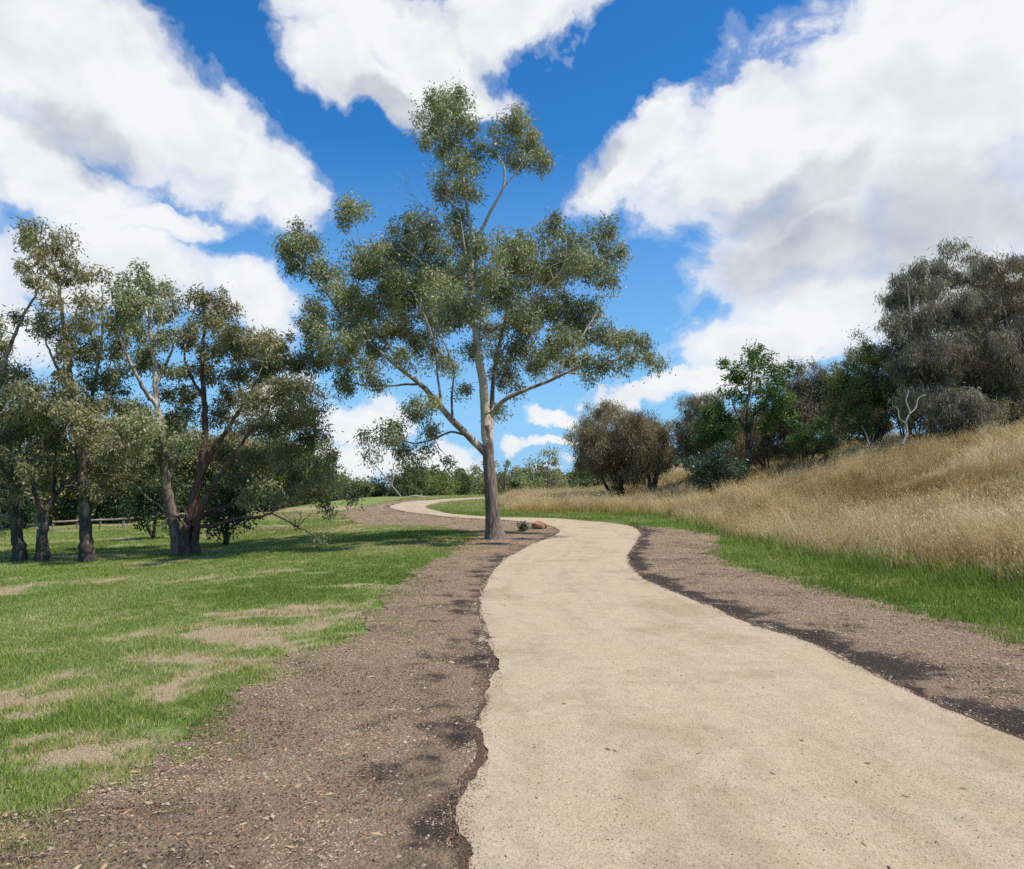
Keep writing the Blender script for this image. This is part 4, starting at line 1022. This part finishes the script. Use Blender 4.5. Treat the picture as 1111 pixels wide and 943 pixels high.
# ------------------------------------------------------------------ boulder and small plant by the path
def rock(name, label, px, py, wpx, hpx, mat, seed):
    b = hit(px, py); s = b[1] / F_PX
    bm_v, bm_f = [], []
    nu, nv = 28, 18
    th = np.linspace(0, 2 * math.pi, nu, endpoint=False); ph = np.linspace(.02, math.pi - .02, nv)
    TH, PH = np.meshgrid(th, ph)
    x = np.sign(np.cos(TH)) * np.abs(np.cos(TH)) ** .8 * np.sin(PH) ** .8; y = np.sign(np.sin(TH)) * np.abs(np.sin(TH)) ** .8 * np.sin(PH) ** .8; z = np.sign(np.cos(PH)) * np.abs(np.cos(PH)) ** .8
    k = 1 + .28 * (fbm(x * 1.6 + y * .9 + seed + 5, z * 1.6 + y * 1.3 + seed + 5, 4) - .5) * 2
    v = np.stack([x * k * wpx * s / 2, y * k * wpx * s * .42, z * k * hpx * s * .58 + hpx * s * .42], -1).reshape(-1, 3) + b
    i = np.arange(nv - 1)[:, None] * nu; j = np.arange(nu)[None]; j2 = (j + 1) % nu
    f = np.stack([i + j, i + nu + j, i + nu + j2, i + j2], -1).reshape(-1, 4)
    o = mesh(name, v, [f, np.arange(nu)[None, :], (np.arange(nu) + (nv - 1) * nu)[None, ::-1]], mat, None, True, loc=b)
    return tag(o, label, 'rock')
rock('boulder', 'rust red boulder at the mulch point beside the path bend', 585, 574.3, 15.5, 8.5, M['boulder'], 4)
bushy('plant', 'low grey green leafy plant between the big trunk and the red boulder', 560, 568, 578, 577.5, float(hit(569, 577)[1]), M['blue_leaf'], M['bark_dark'], 120, 12, cat='plant',
      lk=dict(per_m2=700, L=.12, W=.04, droop=-.3, clump=.10, twig=0, clleaf=40), stems=3, r0=.02)

# ------------------------------------------------------------------ low timber rails and dirt mounds far left
def rail_fence():
    Y = 36.0
    a = ground_at(62, Y); b = ground_at(250, Y + 4)
    t = thing('rail_fence', 'low weathered timber rail fence behind the left lawn', 'fence', a)
    n = 9
    for k in range(n):
        p = a + (b - a) * k / (n - 1); p[2] = float(terrain(p[0], p[1]))
        T = Tubes(); T.add([p + [0, 0, -.1], p + [0, 0, .25], p + [0, 0, .52]], [.06, .058, .055], 8, .5); T.build('post', M['rail'], t, a)
    for k in range(n - 1):
        p = a + (b - a) * k / (n - 1); q = a + (b - a) * (k + 1) / (n - 1)
        p = np.array([p[0], p[1], float(terrain(p[0], p[1])) + .44]); q = np.array([q[0], q[1], float(terrain(q[0], q[1])) + .44])
        T = Tubes(); T.add([p - [0, .07, 0], (p + q) / 2 - [0, .07, .01], q - [0, .07, 0]], .045, 8, .5); T.build('rail', M['rail'], t, a)
rail_fence()

# ------------------------------------------------------------------ sky, sun, camera
SUN_EL, SUN_DIR = 59.0, np.array([1.0, -.27])
w = bpy.data.worlds.new('World'); scene.world = w; w.use_nodes = True
nt = w.node_tree; nt.nodes.clear()
az = math.atan2(SUN_DIR[0], SUN_DIR[1])          # clockwise from +Y
sky = N(nt, 'ShaderNodeTexSky', sky_type='NISHITA', sun_disc=False, sun_elevation=R(SUN_EL), sun_rotation=az, air_density=1.0, dust_density=.3, ozone_density=1.0)
skyc = N(nt, 'ShaderNodeHueSaturation', ins={'Saturation': 1.35, 'Value': 1.25, 'Color': sky.outputs[0]}).outputs[0]
tc_ = N(nt, 'ShaderNodeTexCoord').outputs['Generated']
el_ = N(nt, 'ShaderNodeSeparateXYZ', ins={0: tc_}).outputs[2]
skyc = mix(nt, 1.0, skyc, (.52, 1.0, 1.22), 'MULTIPLY')
skyc = mix(nt, ramp(nt, el_, [(0, g3(.95)), (.14, g3(.55)), (.42, g3(0))]), skyc, (2.9, 5.3, 8.8))
tc = N(nt, 'ShaderNodeTexCoord').outputs['Generated']
s = N(nt, 'ShaderNodeSeparateXYZ', ins={0: tc}).outputs
u = math_(nt, 'ARCTAN2', s[0], s[1]); v = math_(nt, 'ARCSINE', s[2])
uv0 = N(nt, 'ShaderNodeCombineXYZ', ins={0: u, 1: v}).outputs[0]
wn = N(nt, 'ShaderNodeTexNoise', ins={'Vector': uv0, 'Scale': 6.0, 'Detail': 5.0, 'Roughness': .6}).outputs[1]
wv = N(nt, 'ShaderNodeVectorMath', operation='SUBTRACT', ins={0: wn, 1: (.5, .5, .5)}).outputs[0]
wv = N(nt, 'ShaderNodeVectorMath', operation='SCALE', ins={0: wv, 'Scale': .16}).outputs[0]
uv = N(nt, 'ShaderNodeVectorMath', operation='ADD', ins={0: uv0, 1: wv}).outputs[0]
def uvof(x, y):
    d = ray(x, y); d = d / np.linalg.norm(d); return math.atan2(d[0], d[1]), math.asin(d[2])
def field(blobs, vec):
    out = None
    for (x, y, a, b, rot) in blobs:
        cu, cv = uvof(x, y); au = abs(uvof(x + a, y)[0] - uvof(x - a, y)[0]) / 2; bv = abs(uvof(x, y + b)[1] - uvof(x, y - b)[1]) / 2
        mp = N(nt, 'ShaderNodeMapping', vector_type='TEXTURE', ins={'Vector': vec, 'Location': (cu, cv, 0), 'Rotation': (0, 0, -R(rot)), 'Scale': (au, bv, 1)}).outputs[0]
        ln = N(nt, 'ShaderNodeVectorMath', operation='LENGTH', ins={0: mp}).outputs['Value']
        q = math_(nt, 'SUBTRACT', 1.0, ln)
        out = q if out is None else math_(nt, 'SMOOTH_MAX', out, q, .15)
    return out
# rot: degrees, clockwise as seen in the photo
CL = [(60, 60, 230, 110, 15), (190, 120, 160, 90, 30), (290, 195, 80, 60, 20), (60, 190, 130, 50, 0), (10, 150, 110, 60, 0), (150, 235, 150, 26, 0), (1040, 250, 220, 90, 0), (960, 330, 120, 60, 0), (130, 290, 200, 55, 5), (280, 330, 60, 45, 30), (-60, 330, 160, 120, 0), (-200, 150, 260, 200, 0),
      (430, 30, 150, 62, 20), (560, 15, 110, 60, -10), (420, 90, 80, 35, 20), (490, 95, 95, 40, 0), (370, 55, 70, 60, 30),
      (1000, 120, 260, 190, 0), (820, 160, 160, 90, -20), (690, 165, 110, 50, -35), (720, 110, 50, 35, -30), (820, 110, 90, 45, -10), (860, 260, 150, 85, 0), (1000, 330, 300, 70, 0), (830, 370, 130, 42, -5), (1250, 200, 260, 240, 0), (1040, 20, 200, 80, 0), (930, 60, 90, 60, 0),
      (960, 10, 80, 60, -30), (400, 455, 75, 28, -5), (310, 440, 60, 40, 0), (600, 448, 34, 13, -5), (548, 476, 20, 11, 0), (690, 428, 70, 15, -8), (430, 500, 115, 24, 0), (350, 500, 70, 26, 0), (600, 478, 46, 9, 0), (520, 515, 90, 12, 0), (650, 500, 60, 8, 0), (770, 415, 90, 20, -10), (380, 500, 60, 14, 0)]
# the rest of the sky, out of the photo
CL2 = [(1500, -900, 500, 400, 0), (-500, -900, 500, 300, 0), (-900, 100, 500, 260, 0), (555, -700, 420, 260, 20), (1900, -200, 420, 300, 0)]
den = field(CL + CL2, uv)
fn = N(nt, 'ShaderNodeTexNoise', ins={'Vector': mapping(nt, uv0, (1, 1.25, 1)), 'Scale': 9.0, 'Detail': 9.0, 'Roughness': .62, 'Distortion': .3}).outputs[0]
dens = math_(nt, 'ADD', den, math_(nt, 'MULTIPLY', math_(nt, 'SUBTRACT', fn, .47), 1.25))
# back of the sky: scattered clouds, brightened further down as added fill light
mask = ramp(nt, dens, [(.0, g3(0)), (.10, g3(.16)), (.32, g3(.80)), (.58, g3(1))], 'EASE')
# sun side relief
off = N(nt, 'ShaderNodeVectorMath', operation='ADD', ins={0: uv0, 1: (.030, .045, 0)}).outputs[0]
fn2 = N(nt, 'ShaderNodeTexNoise', ins={'Vector': mapping(nt, off, (1, 1.25, 1)), 'Scale': 9.0, 'Detail': 4.0, 'Roughness': .55, 'Distortion': .3}).outputs[0]
fn1 = N(nt, 'ShaderNodeTexNoise', ins={'Vector': mapping(nt, uv0, (1, 1.25, 1)), 'Scale': 9.0, 'Detail': 4.0, 'Roughness': .55, 'Distortion': .3}).outputs[0]
rel = math_(nt, 'SUBTRACT', fn1, fn2)
GB_ = [(870, 275, 190, 60, 0), (1020, 250, 200, 90, 0), (90, 140, 110, 45, 10), (440, 110, 100, 28, 15), (860, 215, 120, 40, -10), (640, 175, 60, 25, -30)]
gr = field(GB_, uv)
grey = ramp(nt, math_(nt, 'ADD', gr, math_(nt, 'MULTIPLY', math_(nt, 'SUBTRACT', fn1, .5), .7)), [(-.0, g3(0)), (.55, g3(1))], 'EASE')
thick = ramp(nt, dens, [(.35, g3(0)), (1.0, g3(1))])
sh_ = math_(nt, 'ADD', math_(nt, 'MULTIPLY', rel, -1.0), math_(nt, 'ADD', math_(nt, 'MULTIPLY', grey, .52), math_(nt, 'MULTIPLY', thick, .14)), clamp=True)
cc = ramp(nt, sh_, [(0, (.95, .955, .97)), (.35, (.78, .80, .84)), (.75, (.54, .58, .65)), (1, (.44, .48, .55))])
bright = math_(nt, 'ADD', 9.2, math_(nt, 'MULTIPLY', ramp(nt, math_(nt, 'MULTIPLY', s[1], -1.0), [(0, g3(0)), (.5, g3(1))]), 5.0))  # unseen clouds behind the camera boosted, added fill for near sides of trees
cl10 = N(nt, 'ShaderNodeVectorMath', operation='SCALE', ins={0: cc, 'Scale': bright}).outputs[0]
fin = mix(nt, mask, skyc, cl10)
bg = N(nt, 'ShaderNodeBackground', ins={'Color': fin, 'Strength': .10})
ow = nt.nodes.new('ShaderNodeOutputWorld'); nt.links.new(bg.outputs[0], ow.inputs[0])

sd = bpy.data.lights.new('sun', 'SUN'); sd.energy = 5.0; sd.angle = R(.55); sd.color = (1, .955, .88)
so = bpy.data.objects.new('sun', sd); col.objects.link(so)
from mathutils import Vector
dv = Vector((SUN_DIR[0], SUN_DIR[1], 0)).normalized() * math.cos(R(SUN_EL)); dv.z = math.sin(R(SUN_EL))
so.rotation_euler = dv.to_track_quat('Z', 'Y').to_euler(); so.location = (20, -6, 40)

cd = bpy.data.cameras.new('camera'); cam = bpy.data.objects.new('camera', cd); col.objects.link(cam)
cd.sensor_width = 36; cd.lens = 36 * F_PX / 1111; cd.clip_end = 6000; cd.clip_start = .05
cam.location = (0, 0, EYE); cam.rotation_euler = (math.pi / 2 + PITCH, 0, 0)
scene.camera = cam
vs = scene.view_settings; vs.view_transform = 'Standard'; vs.look = 'None'; vs.exposure = 0.08; vs.gamma = 1; vs.use_curve_mapping = False
cy = scene.cycles
cy.max_bounces = 5; cy.diffuse_bounces = 3; cy.glossy_bounces = 1; cy.transmission_bounces = 3; cy.transparent_max_bounces = 4
cy.use_denoising = False
